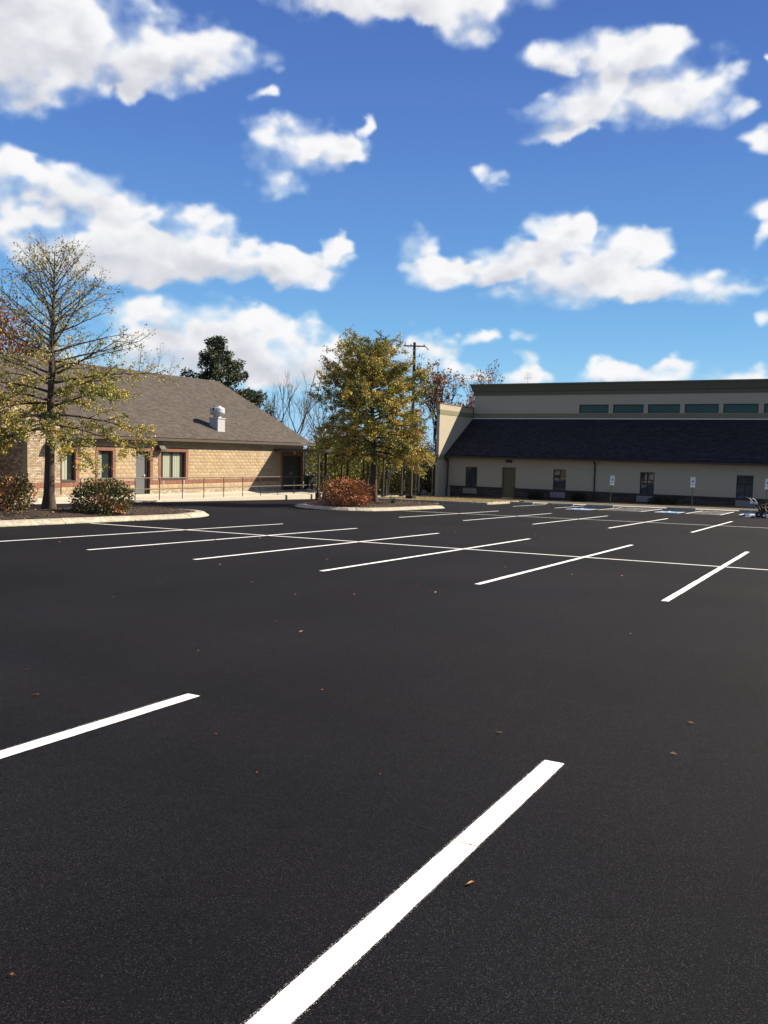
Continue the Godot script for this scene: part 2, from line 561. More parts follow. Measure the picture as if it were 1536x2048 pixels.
func make_ground() -> void:
	var b := MB.new()
	b.quad(gp(-700, 300, -0.12), gp(700, 300, -0.12), gp(700, -900, -0.12), gp(-700, -900, -0.12))
	struct("ground", b, M.land)
	# asphalt, with faint darker and browner bands of sealer along the drive lanes
	b = MB.new()
	var f := FastNoiseLite.new()
	f.seed = 3
	f.frequency = 0.35
	f.fractal_octaves = 4
	var step := 0.5
	var x0 := -31.2
	var x1 := 24.0
	var z0 := 14.0
	var z1 := -55.8
	var nx := int((x1 - x0) / step)
	var nz := int((z0 - z1) / step)
	for j in nz + 1:
		for i in nx + 1:
			var x := x0 + (x1 - x0) * i / nx
			var z := z0 + (z1 - z0) * j / nz
			b.v.append(gp(x, z))
			b.n.append(Vector3(-GA, 1, -GB).normalized())
			b.uv.append(Vector2(x, z))
			var s := f.get_noise_2d(x, z * 0.45)
			var w := f.get_noise_2d(x * 0.22 + 50.0, z * 1.3)
			var t := 0.071 * (1.0 + 0.34 * s + 0.34 * w)
			b.c.append(Color(t * (0.915 + 0.10 * w), t * 0.98, t * (1.13 - 0.10 * w)))
	for j in nz:
		for i in nx:
			var k := j * (nx + 1) + i
			for q in [k, k + nx + 1, k + 1, k + 1, k + nx + 1, k + nx + 2]:
				b.ix.append(q)
	var lot := struct("parking_lot", b, M.asphalt)
	M.lot = lot
	# dormant lawn past the lot
	b = MB.new()
	poly_sheet(b, PackedVector2Array([Vector2(-200, -49.3), Vector2(-20.1, -49.3), Vector2(-20.4, -57.4), Vector2(60, -57.4), Vector2(60, -190), Vector2(-200, -190)]), 0.12)
	var lawn := struct("lawn", b, M.lawn)
	b = MB.new()
	for k in 26000:
		var x := rng.randf_range(-40.0, -19.9)
		var z := rng.randf_range(-72.0, -49.2)
		if x > -20.4 and z < -55.8 or (x > -29.2 and z < -61.9):
			continue
		var g := rng.randf_range(0.7, 1.2)
		b.col = Color(0.33 * g, 0.245 * g, 0.10 * g) if rng.randf() < 0.8 else Color(0.14 * g, 0.15 * g, 0.045 * g)
		b.leaf(gp(x, z, 0.11), Vector3(rng.randf_range(-0.6, 0.6), 1, rng.randf_range(-0.6, 0.6)).normalized(), Vector3(rng.randf_range(-1, 1), 0, rng.randf_range(-1, 1)).normalized(), rng.randf_range(0.04, 0.09), 0.008)
	part("grass", b, M.blade, lawn, "stuff")
	b = MB.new()
	var sx := -20.2
	while sx < 14.0:
		b.quad(gp(sx, -55.93, 0.03), gp(sx + 1.99, -55.93, 0.03), gp(sx + 1.99, -57.3, 0.034), gp(sx, -57.3, 0.034))
		sx += 2.0
	b.quad(gp(-20.4, -57.28, 0.02), gp(14, -57.28, 0.02), gp(14, -57.41, 0.121), gp(-20.4, -57.41, 0.121))
	part("sidewalk", b, M.concrete, lawn)
	# kerb along the lawn and along the stalls in front of the stucco building
	kerb_run(lawn, [Vector2(-31.0, -49.1), Vector2(-20.6, -49.1), Vector2(-20.0, -49.5), Vector2(-19.9, -50.2), Vector2(-20.15, -55.78)], 0.17, 0.14, 3.0, false)
	kerb_run(lawn, [Vector2(-20.1, -55.8), Vector2(14, -55.8)], 0.14, 0.034, 3.0, false)

func path_len(p: Array) -> float:
	var s := 0.0
	for i in p.size() - 1:
		s += (p[i + 1] as Vector2).distance_to(p[i])
	return s

func path_at(p: Array, s: float) -> Array:  # [point, inward normal (left of travel)]
	for i in p.size() - 1:
		var a: Vector2 = p[i]
		var c: Vector2 = p[i + 1]
		var l := a.distance_to(c)
		if s <= l or i == p.size() - 2:
			var d := (c - a) / l
			return [a + d * s, Vector2(d.y, -d.x)]
		s -= l
	return []

func kerb_run(parent: Node3D, p: Array, width: float, height: float, piece: float, rolled: bool) -> void:
	# p runs along the lot-side foot of the kerb with the bed on its left hand (seen from above, x right, z down)
	var total := path_len(p)
	var s := 0.0
	while s < total - 0.05:
		var e := minf(s + piece * rng.randf_range(0.92, 1.08), total)
		if total - e < 0.6:
			e = total
		var b := MB.new()
		var g := rng.randf_range(0.88, 1.06)
		b.col = Color(0.50 * g, 0.455 * g, 0.355 * g)
		var steps := maxi(2, int((e - s) / 0.35))
		var prev := []
		var dh := rng.randf_range(-0.006, 0.006)
		for k in steps + 1:
			var ss := s + 0.013 + (e - s - 0.026) * k / steps
			# smooth the corner normals
			var q := path_at(p, ss)
			var q1 := path_at(p, maxf(0.0, ss - 0.35))
			var q2 := path_at(p, minf(total, ss + 0.35))
			var nn: Vector2 = ((q[1] as Vector2) + q1[1] + q2[1]).normalized()
			var a: Vector2 = q[0]
			var ring := []
			var prof := [[0.0, -0.06], [0.0, 0.02], [width * 0.30, height * 0.80], [width * 0.42, height * 0.97], [width * 0.95, height], [width, height - 0.02], [width, -0.06]] if rolled else [[0.0, -0.06], [0.012, height - 0.025], [0.035, height], [width - 0.02, height], [width, height - 0.02], [width, -0.06]]
			for r in prof:
				var o: Vector2 = a + nn * r[0]
				ring.append(gp(o.x, o.y, r[1] + (dh if r[1] > 0.03 else 0.0)))
			if prev.size():
				for i in ring.size() - 1:
					b.quad(prev[i], ring[i], ring[i + 1], prev[i + 1])
			if k == 0 or k == steps:
				for i in range(1, ring.size() - 1):
					if k == 0:
						b.tri(ring[0], ring[i], ring[i + 1])
					else:
						b.tri(ring[0], ring[i + 1], ring[i])
			prev = ring
		part("kerb_stone", b, M.kerb, parent)
		s = e

# ---------------------------------------------------------------- markings
func painted(x0: float, z0: float, x1: float, z1: float, w: float, m: Material, up := 0.004, wobble := 0.0) -> MeshInstance3D:
	var b := MB.new()
	var a := Vector2(x0, z0)
	var d := Vector2(x1, z1) - a
	var l := d.length()
	d /= l
	var s := Vector2(-d.y, d.x) * w * 0.5
	var n := maxi(1, int(l / (0.012 if wobble > 0.0 else 3.0)))
	if wobble > 0.0:
		n = mini(n, 400)
	var pl := a - s
	var pr := a + s
	var ml := 0.0
	var mr := 0.0
	for k in range(1, n + 1):
		var c := a + d * l * k / n
		ml = ml * 0.9 + rng.randf_range(-1, 1) * wobble * 0.5
		mr = mr * 0.9 + rng.randf_range(-1, 1) * wobble * 0.5
		var ql := c - s * (1.0 + (ml + rng.randf_range(-1, 1) * wobble) / (w * 0.5))
		var qr := c + s * (1.0 + (mr + rng.randf_range(-1, 1) * wobble) / (w * 0.5))
		b.quad(gp(pl.x, pl.y, up), gp(ql.x, ql.y, up), gp(qr.x, qr.y, up), gp(pr.x, pr.y, up))
		pl = ql
		pr = qr
	for i in b.n.size():
		b.n[i] = Vector3(-GA, 1, -GB).normalized()
	for i in range(0, b.ix.size(), 3):  # face up whatever the run direction
		var p := b.v[b.ix[i]]
		if (b.v[b.ix[i + 1]] - p).cross(b.v[b.ix[i + 2]] - p).y > 0.0:
			var t := b.ix[i + 1]
			b.ix[i + 1] = b.ix[i + 2]
			b.ix[i + 2] = t
	return part("painted_line", b, m, M.lot)

func overspray(x: float, z0: float, z1: float, side: float, count: int, reach: float) -> void:
	var b := MB.new()
	for k in count:
		var d := side * (0.055 + reach * pow(rng.randf(), 2.6))
		var p := gp(x + d, rng.randf_range(z0, z1), 0.003)
		var r := rng.randf_range(0.0004, 0.0010)
		b.quad(p + Vector3(-r, 0, r), p + Vector3(r, 0, r * 0.7), p + Vector3(r * 0.8, 0, -r), p + Vector3(-r, 0, -r * 0.6))
	part("paint_overspray", b, M.paint, M.lot, "stuff")

func make_markings() -> void:
	var s := 2.7432
	# stall lines beside the camera; the first is crossed by a crack
	painted(-1.398, 1.4, -1.398, -3.341, 0.114, M.paint, 0.004, 0.0011)
	painted(-1.398, -3.346, -1.398, -4.61, 0.114, M.paint, 0.004, 0.0011)
	overspray(-1.398, 0.0, -4.6, -1.0, 5000, 0.014)
	overspray(-1.398, 0.0, -4.6, 1.0, 3000, 0.010)
	painted(-4.07, 1.4, -4.04, -4.58, 0.115, M.paint, 0.004, 0.0011)
	overspray(-4.06, -2.0, -4.5, -1.0, 1500, 0.012)
	painted(-1.398 + s, 1.4, -1.398 + s, -4.6, 0.102, M.paint)
	var far1 := [[-22.15, -22.28], [-22.15, -21.9], [-21.95, -21.8], [-21.9, -21.8], [-22.2, -22.2], [-22.2, -22.1]]
	for i in range(-2, 6):
		var x := -2.156 - s * i
		painted(x, -11.75 if i > 1 else -11.85, x, -22.1, 0.102, M.paint, 0.004, 0.004)
	painted(4.0, -17.6, -19.5, -17.55, 0.102, M.paint, 0.008, 0.003)
	for i in range(-2, 5):
		var x := -4.62 - s * i
		painted(x, -29.5, x, -40.2, 0.102, M.paint)
	painted(3.0, -35.25, -18.4, -35.3, 0.102, M.paint, 0.008)
	# accessible stalls by the building
	for q in [[-20.4, -19.9], [-17.79, -17.85], [-15.22, -15.3], [-12.67, -12.8], [-10.28, -10.35], [-7.9, -7.95], [-6.15, -6.2], [-1.6, -1.6]]:
		if q[0] < -20.0:
			continue
		painted(q[0], -48.2, q[1], -54.6, 0.102, M.paint)
	for a in [[-12.67, -10.28], [-7.9, -6.15]]:
		painted(a[0], -48.2, a[1], -48.2, 0.102, M.paint, 0.008)
		var k := 0
		while k < 9:
			var z := -48.6 - k * 0.72
			painted(a[0] + 0.1, z - 0.9 if z - 0.9 > -54.6 else -54.6, a[1] - 0.1, z, 0.08, M.paint, 0.008)
			k += 1
	for c in [[-13.65, -48.3], [-8.95, -49.4], [-4.75, -50.7]]:
		painted(c[0], c[1] + 1.1, c[0], c[1] - 1.2, 1.3, M.paint, 0.004)
		painted(c[0], c[1] + 1.0, c[0], c[1] - 1.1, 1.1, M.blue_paint, 0.008)
		access_symbol(Transform3D(Basis(Vector3(1, 0, 0), Vector3(0, 0, -1), Vector3(0, 1, 0)), gp(c[0], c[1] - 0.05, 0.0125)), 1.5, M.paint, M.lot, "access_symbol")
	# cracks through the sealer
	for line in [[Vector2(-1.75, -3.42), Vector2(-1.345, -3.343)], [Vector2(-2.9, -3.2), Vector2(-2.35, -3.32)]]:
		var b := MB.new()
		var a: Vector2 = line[0]
		var e: Vector2 = line[1]
		var prev := a
		var pw := 0.0004
		for k in range(1, 25):
			var c := a.lerp(e, k / 24.0) + Vector2(rng.randf_range(-0.004, 0.004), rng.randf_range(-0.006, 0.006))
			var w := rng.randf_range(0.0004, 0.0016)
			b.quad(gp(prev.x, prev.y + pw, 0.0055), gp(c.x, c.y + w, 0.0055), gp(c.x, c.y - w, 0.0055), gp(prev.x, prev.y - pw, 0.0055))
			prev = c
			pw = w
		part("crack", b, M.crack, M.lot)

func access_symbol(f: Transform3D, size: float, m: Material, parent: Node3D, called: String) -> void:  # figure in a wheelchair, drawn as flat strips in the plane of f
	var b := MB.new()
	var k := size
	var strip := func(pts: Array, w: float):
		for i in pts.size() - 1:
			var a: Vector2 = pts[i] * k
			var c: Vector2 = pts[i + 1] * k
			var d := (c - a).normalized() * w * 0.5 * k
			var o := Vector2(-d.y, d.x)
			a -= d * 0.6
			c += d * 0.6
			var z := 0.0005 * i
			b.quad(f * Vector3(a.x - o.x, a.y - o.y, z), f * Vector3(c.x - o.x, c.y - o.y, z), f * Vector3(c.x + o.x, c.y + o.y, z), f * Vector3(a.x + o.x, a.y + o.y, z))
	var head := []
	for i in 9:
		head.append(Vector2(-0.08, 0.40) + Vector2(cos(TAU * i / 8), sin(TAU * i / 8)) * 0.03)
	strip.call(head, 0.06)
	strip.call([Vector2(-0.07, 0.28), Vector2(-0.04, -0.02), Vector2(0.16, -0.02), Vector2(0.26, -0.30), Vector2(0.34, -0.27)], 0.075)
	strip.call([Vector2(-0.05, 0.15), Vector2(0.14, 0.15)], 0.06)
	var wheel := []
	for i in 13:
		var a := deg_to_rad(125.0 + 235.0 * i / 12.0)
		wheel.append(Vector2(-0.01, -0.17) + Vector2(cos(a), sin(a)) * 0.22)
	strip.call(wheel, 0.065)
	part(called, b, m, parent)

# ---------------------------------------------------------------- planting beds
var bed1 := PackedVector2Array()
var bed2 := PackedVector2Array()

func mound(poly: PackedVector2Array, x: float, z: float) -> float:
	var p := Vector2(x, z)
	var d := 1e9
	for i in poly.size():
		var q := Geometry2D.get_closest_point_to_segment(p, poly[i], poly[(i + 1) % poly.size()])
		d = minf(d, q.distance_to(p))
	return 0.10 + 0.17 * (1.0 - exp(-d / 0.9))

func make_bed(label_name: String, poly: PackedVector2Array, kerb_path: Array) -> void:
	var b := MB.new()
	var cells := 0.28
	var lo := poly[0]
	var hi := poly[0]
	for p in poly:
		lo = lo.min(p)
		hi = hi.max(p)
	var nx := int((hi.x - lo.x) / cells)
	var nz := int((hi.y - lo.y) / cells)
	for j in nz:
		for i in nx:
			var q := []
			var inside := true
			for o in [[0, 1], [1, 1], [1, 0], [0, 0]]:
				var p := Vector2(lo.x + (i + o[0]) * cells, lo.y + (j + o[1]) * cells)
				if not Geometry2D.is_point_in_polygon(p, poly):
					inside = false
					var near := p
					var best := 1e9
					for k in poly.size():
						var c := Geometry2D.get_closest_point_to_segment(p, poly[k], poly[(k + 1) % poly.size()])
						if c.distance_to(p) < best:
							best = c.distance_to(p)
							near = c
					if best > cells * 1.2:
						near = Vector2.INF
					p = near
				q.append(p)
			if q.any(func(p): return p == Vector2.INF):
				continue
			var w := []
			for p in q:
				w.append(gp(p.x, p.y, mound(poly, p.x, p.y) + 0.02 * sin(p.x * 7.1 + p.y * 3.3) * sin(p.y * 5.3)))
			b.quad(w[0], w[1], w[2], w[3])
	var bed := struct(label_name, b, M.mulch)
	b = MB.new()
	for k in 5200:
		var p := Vector2(rng.randf_range(lo.x, hi.x), rng.randf_range(lo.y, hi.y))
		if not Geometry2D.is_point_in_polygon(p, poly):
			continue
		var g := rng.randf_range(0.5, 1.5)
		b.col = Color(0.060 * g, 0.038 * g, 0.026 * g)
		if rng.randf() < 0.10:
			b.col = Color(0.30 * g, 0.14 * g, 0.05 * g)
		var a := rng.randf() * TAU
		b.leaf(gp(p.x, p.y, mound(poly, p.x, p.y) + rng.randf_range(0.0, 0.02)), Vector3(cos(a), rng.randf_range(-0.1, 0.5), sin(a)).normalized(), Vector3(-sin(a), rng.randf_range(-0.5, 0.5), cos(a)).normalized(), rng.randf_range(0.05, 0.11), rng.randf_range(0.01, 0.025))
	part("wood_chips", b, M.chips, bed, "stuff")
	kerb_run(bed, kerb_path, 0.50, 0.14, 2.6, true)

func arc(c: Vector2, r: float, a0: float, a1: float, n: int, squash := 1.0) -> Array:
	var o := []
	for i in n + 1:
		var a := deg_to_rad(lerpf(a0, a1, float(i) / n))
		o.append(c + Vector2(cos(a) * r, sin(a) * r * squash))
	return o

func make_beds() -> void:
	# bed 1: long bed at the frame's left, round end; kerb runs with the bed on its left hand
	var p1 := [Vector2(-19.72, -6.0), Vector2(-19.72, -20.6)]
	p1.append_array(arc(Vector2(-22.4, -21.2), 2.68, -8, -172, 14, 1.45))
	p1.append(Vector2(-25.1, -20.5))
	p1.append(Vector2(-25.1, -6.0))
	var poly := PackedVector2Array(inset(p1, 0.46))
	bed1 = poly
	make_bed("planting_bed", poly, p1)
	# bed 2 around the middle tree
	var p2 := [Vector2(-21.0, -44.6), Vector2(-25.0, -42.4), Vector2(-25.4, -38.0), Vector2(-24.6, -35.2), Vector2(-23.2, -33.6), Vector2(-21.4, -32.75), Vector2(-19.9, -32.65), Vector2(-19.1, -33.3), Vector2(-18.8, -34.6), Vector2(-18.75, -40.6)]
	p2.reverse()
	var q2 := [Vector2(-18.75, -40.6)]
	q2 = p2
	var back := q2.duplicate()
	back.reverse()
	poly = PackedVector2Array(inset(back, 0.46))
	bed2 = poly
	make_bed("planting_bed", poly, back)

func inset(p: Array, d: float) -> Array:
	var o := []
	for i in p.size():
		var a: Vector2 = p[maxi(i - 1, 0)]
		var c: Vector2 = p[mini(i + 1, p.size() - 1)]
		var t := (c - a).normalized()
		o.append(p[i] + Vector2(t.y, -t.x) * d)
	return o

# ---------------------------------------------------------------- walkway and handrail
func walk_y(x: float, z: float) -> float:
	var edge := -1.09 + 0.0066 * (z + 31.0)
	var wall := -0.90 + 0.0066 * (z + 33.0)
	return lerpf(edge, wall, clampf((-31.0 - x) / 2.0, 0.0, 1.0))

func make_walkway() -> void:
	var root := Node3D.new()
	root.name = "walkway"
	add_child(root)
	root.set_meta("kind", "structure")
	var z := -18.0
	while z > -48.9:
		var e := maxf(z - 1.7, -49.0)
		var b := MB.new()
		var x0 := -33.02
		var x1 := -31.0
		var zz := e + 0.012
		var g := 0.0
		if z < -46.0:
			x1 = -31.0 + 0.0
		b.quad(Vector3(x0, walk_y(x0, z), z), Vector3(x1, walk_y(x1, z), z), Vector3(x1, walk_y(x1, zz), zz), Vector3(x0, walk_y(x0, zz), zz))
		b.quad(Vector3(x1, walk_y(x1, z) - 0.6, z), Vector3(x1, walk_y(x1, z) - 0.6, zz), Vector3(x1, walk_y(x1, zz), zz), Vector3(x1, walk_y(x1, z), z))
		b.quad(Vector3(x0, walk_y(x0, z) - 0.5, z), Vector3(x1, walk_y(x1, z) - 0.6, z), Vector3(x1, walk_y(x1, z), z), Vector3(x0, walk_y(x0, z), z))
		b.quad(Vector3(x1, walk_y(x1, zz) - 0.6, zz), Vector3(x0, walk_y(x0, zz) - 0.5, zz), Vector3(x0, walk_y(x0, zz), zz), Vector3(x1, walk_y(x1, zz), zz))
		part("paving_slab", b, M.concrete, root)
		z = e
	var b2 := MB.new()
	b2.quad(gp(-31.2, -49.0, 0.14), gp(-29.3, -49.0, 0.14), gp(-29.3, -61.6, 0.14), gp(-31.2, -61.6, 0.14))
	part("path", b2, M.concrete, root)
	# handrail
	var rail := thing("handrail", "long brown two-rail pipe handrail along the block building's walkway", "handrail", Vector3(-31.2, -1.1, -38.0))
	var zs := [-27.5, -29.2, -30.9, -32.6, -34.3, -36.0, -37.68, -39.39, -41.11, -42.84, -44.58, -46.29]
	for q in zs:
		var b := MB.new()
		var y := walk_y(-31.2, q)
		b.rod(Vector3(-31.2, y - 0.02, q), Vector3(-31.2, y + 1.10, q), 0.024)
		part("post", b, M.steel, rail)
	for h in [1.12, 0.56]:
		var b := MB.new()
		b.rod(Vector3(-31.2, walk_y(-31.2, -27.4) + h, -27.4), Vector3(-31.2, walk_y(-31.2, -46.4) + h, -46.4), 0.026, 10)
		part("rail", b, M.steel, rail)
	var rail2 := thing("handrail", "short two-rail pipe handrail under the covered walkway past the double doors", "handrail", Vector3(-31.25, -1.2, -48.2))
	for q in [-46.9, -48.4, -49.9]:
		var b := MB.new()
		b.rod(Vector3(-31.25, -1.5, q), Vector3(-31.25, -0.08, q), 0.024)
		part("post", b, M.steel, rail2)
	for h in [-0.06, -0.62]:
		var b := MB.new()
		b.rod(Vector3(-31.25, h, -46.8), Vector3(-31.25, h, -50.0), 0.026, 10)
		part("rail", b, M.steel, rail2)

# ---------------------------------------------------------------- walls
func wall(b: MB, f: Transform3D, u0: float, u1: float, v0: float, v1: float, w0: float, w1: float, openings: Array) -> void:
	var u := u0
	for o in openings:
		if o[0] > u:
			b.fbox(f, Vector3(u, v0, w0), Vector3(o[0], v1, w1))
		if o[2] > v0:
			b.fbox(f, Vector3(o[0], v0, w0), Vector3(o[1], o[2], w1))
		if o[3] < v1:
			b.fbox(f, Vector3(o[0], o[3], w0), Vector3(o[1], v1, w1))
		u = o[1]
	if u < u1:
		b.fbox(f, Vector3(u, v0, w0), Vector3(u1, v1, w1))

func spans(u0: float, u1: float, v0: float, v1: float, openings: Array) -> Array:
	var o := [[u0, u1]]
	for q in openings:
		if q[3] <= v0 + 0.01 or q[2] >= v1 - 0.01:
			continue
		var nx := []
		for s in o:
			if q[1] <= s[0] or q[0] >= s[1]:
				nx.append(s)
				continue
			if q[0] > s[0]:
				nx.append([s[0], q[0]])
			if q[1] < s[1]:
				nx.append([q[1], s[1]])
		o = nx
	return o

func courses(u0: float, u1: float, v0: float, v1: float, h: float, l: float, joint: float, openings: Array) -> Array:  # [ua, ub, va, vb]
	var o := []
	var n := int(round((v1 - v0) / h))
	for k in n:
		var va := v0 + (v1 - v0) * k / n
		var vb := v0 + (v1 - v0) * (k + 1) / n
		for s in spans(u0, u1, va, vb, openings):
			var e: float = s[1]
			var first: float = l * (ceilf((s[0] - u0) / l + (0.5 if k % 2 else 0.0) + 0.001) - (0.5 if k % 2 else 0.0)) + u0
			var a: float = s[0]
			var c := first
			while a < e - 0.02:
				var bnd := minf(c, e)
				if e - bnd < 0.06:
					bnd = e
				o.append([a + joint * 0.5, bnd - joint * 0.5, va + joint * 0.5, vb - joint * 0.5])
				a = bnd
				c += l
	return o

func split_face(b: MB, f: Transform3D, r: Array, w0: float, w1: float, deep: float) -> void:  # rock-faced block: uneven front
	var nu := 4
	var nv := 2
	var g := []
	for j in nv + 1:
		for i in nu + 1:
			var edge := i == 0 or j == 0 or i == nu or j == nv
			g.append(f * Vector3(lerpf(r[0], r[1], float(i) / nu), lerpf(r[2], r[3], float(j) / nv), w1 + (rng.randf_range(-0.006, 0.002) if edge else rng.randf_range(0.2, 1.0) * deep)))
	for j in nv:
		for i in nu:
			var k := j * (nu + 1) + i
			if (i + j) % 2:
				b.tri(g[k], g[k + 1], g[k + nu + 2])
				b.tri(g[k], g[k + nu + 2], g[k + nu + 1])
			else:
				b.tri(g[k], g[k + 1], g[k + nu + 1])
				b.tri(g[k + 1], g[k + nu + 2], g[k + nu + 1])
	var lo := [f * Vector3(r[0], r[2], w0), f * Vector3(r[1], r[2], w0), f * Vector3(r[1], r[3], w0), f * Vector3(r[0], r[3], w0)]
	var ed := [range(0, nu + 1), [nu, 2 * nu + 1, 3 * nu + 2], range(nv * (nu + 1) + nu, nv * (nu + 1) - 1, -1), [2 * (nu + 1), nu + 1, 0]]
	for k in 4:
		var e: Array = ed[k]
		b.quad(lo[k], lo[(k + 1) % 4], g[e[e.size() - 1]], g[e[0]])

func bricks(b: MB, f: Transform3D, list: Array, w0: float, w1: float, base: Color, spread: float, light: float) -> void:
	for r in list:
		var g := rng.randf_range(1.0 - spread, 1.0 + spread)
		var t := rng.randf_range(-0.06, 0.06)
		b.col = Color(base.r * g * (1.0 + t), base.g * g, base.b * g * (1.0 - t))
		if rng.randf() < light:
			b.col = b.col.lerp(Color(0.72, 0.64, 0.50), 0.6)
		b.cbox(f, Vector3(r[0], r[2], w0), Vector3(r[1], r[3], w1 + rng.randf_range(-0.003, 0.003)), 0.004)

func window_unit(f: Transform3D, o: Array, depth: float, parent: Node3D, cols: int, rows: int, curtain: String) -> void:
	# frame > panes; a room box with curtains stands behind the glass
	var w := -depth
	var fr := MB.new()
	var t := 0.05
	fr.fbox(f, Vector3(o[0], o[2], w - 0.06), Vector3(o[0] + t, o[3], w))
	fr.fbox(f, Vector3(o[1] - t, o[2], w - 0.06), Vector3(o[1], o[3], w))
	fr.fbox(f, Vector3(o[0] + t, o[2], w - 0.06), Vector3(o[1] - t, o[2] + t, w))
	fr.fbox(f, Vector3(o[0] + t, o[3] - t, w - 0.06), Vector3(o[1] - t, o[3], w))
	for k in range(1, cols):
		var u := lerpf(o[0], o[1], float(k) / cols)
		fr.fbox(f, Vector3(u - 0.025, o[2] + t, w - 0.055), Vector3(u + 0.025, o[3] - t, w - 0.004))
	for k in range(1, rows):
		var y := lerpf(o[2], o[3], 0.62)
		fr.fbox(f, Vector3(o[0] + t, y - 0.022, w - 0.052), Vector3(o[1] - t, y + 0.022, w - 0.006))
	var win := part("window", fr, M.frame, parent)
	for i in cols:
		for j in rows:
			var p := MB.new()
			var ua := lerpf(o[0], o[1], float(i) / cols) + 0.03
			var ub := lerpf(o[0], o[1], float(i + 1) / cols) - 0.03
			var ys := [o[2] + 0.03, lerpf(o[2], o[3], 0.62), o[3] - 0.03] if rows == 2 else [o[2] + 0.03, o[3] - 0.03]
			var tilt := rng.randf_range(-0.006, 0.006)
			var tilt2 := rng.randf_range(-0.004, 0.004)
			p.quad(f * Vector3(ua, ys[j], w - 0.03 + tilt), f * Vector3(ub, ys[j], w - 0.03 - tilt), f * Vector3(ub, ys[j + 1], w - 0.03 - tilt + tilt2), f * Vector3(ua, ys[j + 1], w - 0.03 + tilt + tilt2))
			part("pane", p, M.glass, win)
	var c := MB.new()
	var spans_c := []
	if curtain == "left":
		spans_c = [[o[0] - 0.1, lerpf(o[0], o[1], 0.62)]]
	elif curtain == "narrow":
		spans_c = [[o[0] - 0.1, lerpf(o[0], o[1], 0.42)]]
	elif curtain == "both":
		spans_c = [[lerpf(o[0], o[1], 0.18), lerpf(o[0], o[1], 0.50)], [lerpf(o[0], o[1], 0.58), lerpf(o[0], o[1], 0.86)]]
	for s in spans_c:
		var n := 14
		for k in n:
			var ua := lerpf(s[0], s[1], float(k) / n)
			var ub := lerpf(s[0], s[1], float(k + 1) / n)
			var wa := w - 0.085 + 0.012 * sin(k * 1.7)
			var wb := w - 0.085 + 0.012 * sin((k + 1) * 1.7)
			c.quad(f * Vector3(ua, o[2], wa), f * Vector3(ub, o[2], wb), f * Vector3(ub, o[3], wb), f * Vector3(ua, o[3], wa))
	if spans_c.size():
		part("curtain", c, M.curtain, win)
	var r := MB.new()
	var d := w - 2.2
	var g := 0.35
	r.quad(f * Vector3(o[0] - g, o[2] - g, d), f * Vector3(o[1] + g, o[2] - g, d), f * Vector3(o[1] + g, o[3] + g, d), f * Vector3(o[0] - g, o[3] + g, d))
	for q in [[0, 1], [1, 2], [2, 3], [3, 0]]:
		var cn := [Vector2(o[0] - g, o[2] - g), Vector2(o[1] + g, o[2] - g), Vector2(o[1] + g, o[3] + g), Vector2(o[0] - g, o[3] + g)]
		var a: Vector2 = cn[q[0]]
		var e: Vector2 = cn[q[1]]
		r.quad(f * Vector3(e.x, e.y, minf(w - 0.09, -0.31)), f * Vector3(a.x, a.y, minf(w - 0.09, -0.31)), f * Vector3(a.x, a.y, d), f * Vector3(e.x, e.y, d))
	part("room", r, M.room, win)

func shingles(b: MB, f: Transform3D, ulo: Callable, vmax: float, base: Color, spread: float) -> void:
	# f: u along the eave, v up the slope, w out of the roof. ulo.call(v) -> [u0, u1]
	var ex := 0.143
	var n := int(vmax / ex)
	for k in n + 1:
		var v := k * ex
		var ve := minf(v + ex + 0.02, vmax)
		var e: Array = ulo.call(minf(v + ex * 0.5, vmax))
		var u: float = e[0]
		var shift := rng.randf() * 0.3
		while u < e[1] - 0.01:
			var l := rng.randf_range(0.14, 0.36)
			if u == e[0]:
				l = maxf(0.08, shift)
			var ue := minf(u + l, e[1])
			var g := rng.randf_range(1.0 - spread, 1.0 + spread)
			var t := rng.randf_range(-0.05, 0.05)
			b.col = Color(base.r * g * (1.0 + t), base.g * g, base.b * g * (1.0 - t))
			var th := rng.randf_range(0.010, 0.022)
			var a := f * Vector3(u + 0.002, v, th)
			var c := f * Vector3(ue - 0.002, v, th)
			var d := f * Vector3(ue - 0.002, ve, 0.004)
			var g2 := f * Vector3(u + 0.002, ve, 0.004)
			b.quad(a, c, d, g2)
			b.quad(f * Vector3(u + 0.002, v, -0.01), f * Vector3(ue - 0.002, v, -0.01), c, a)
			u = ue
	b.col = Color(1, 1, 1)

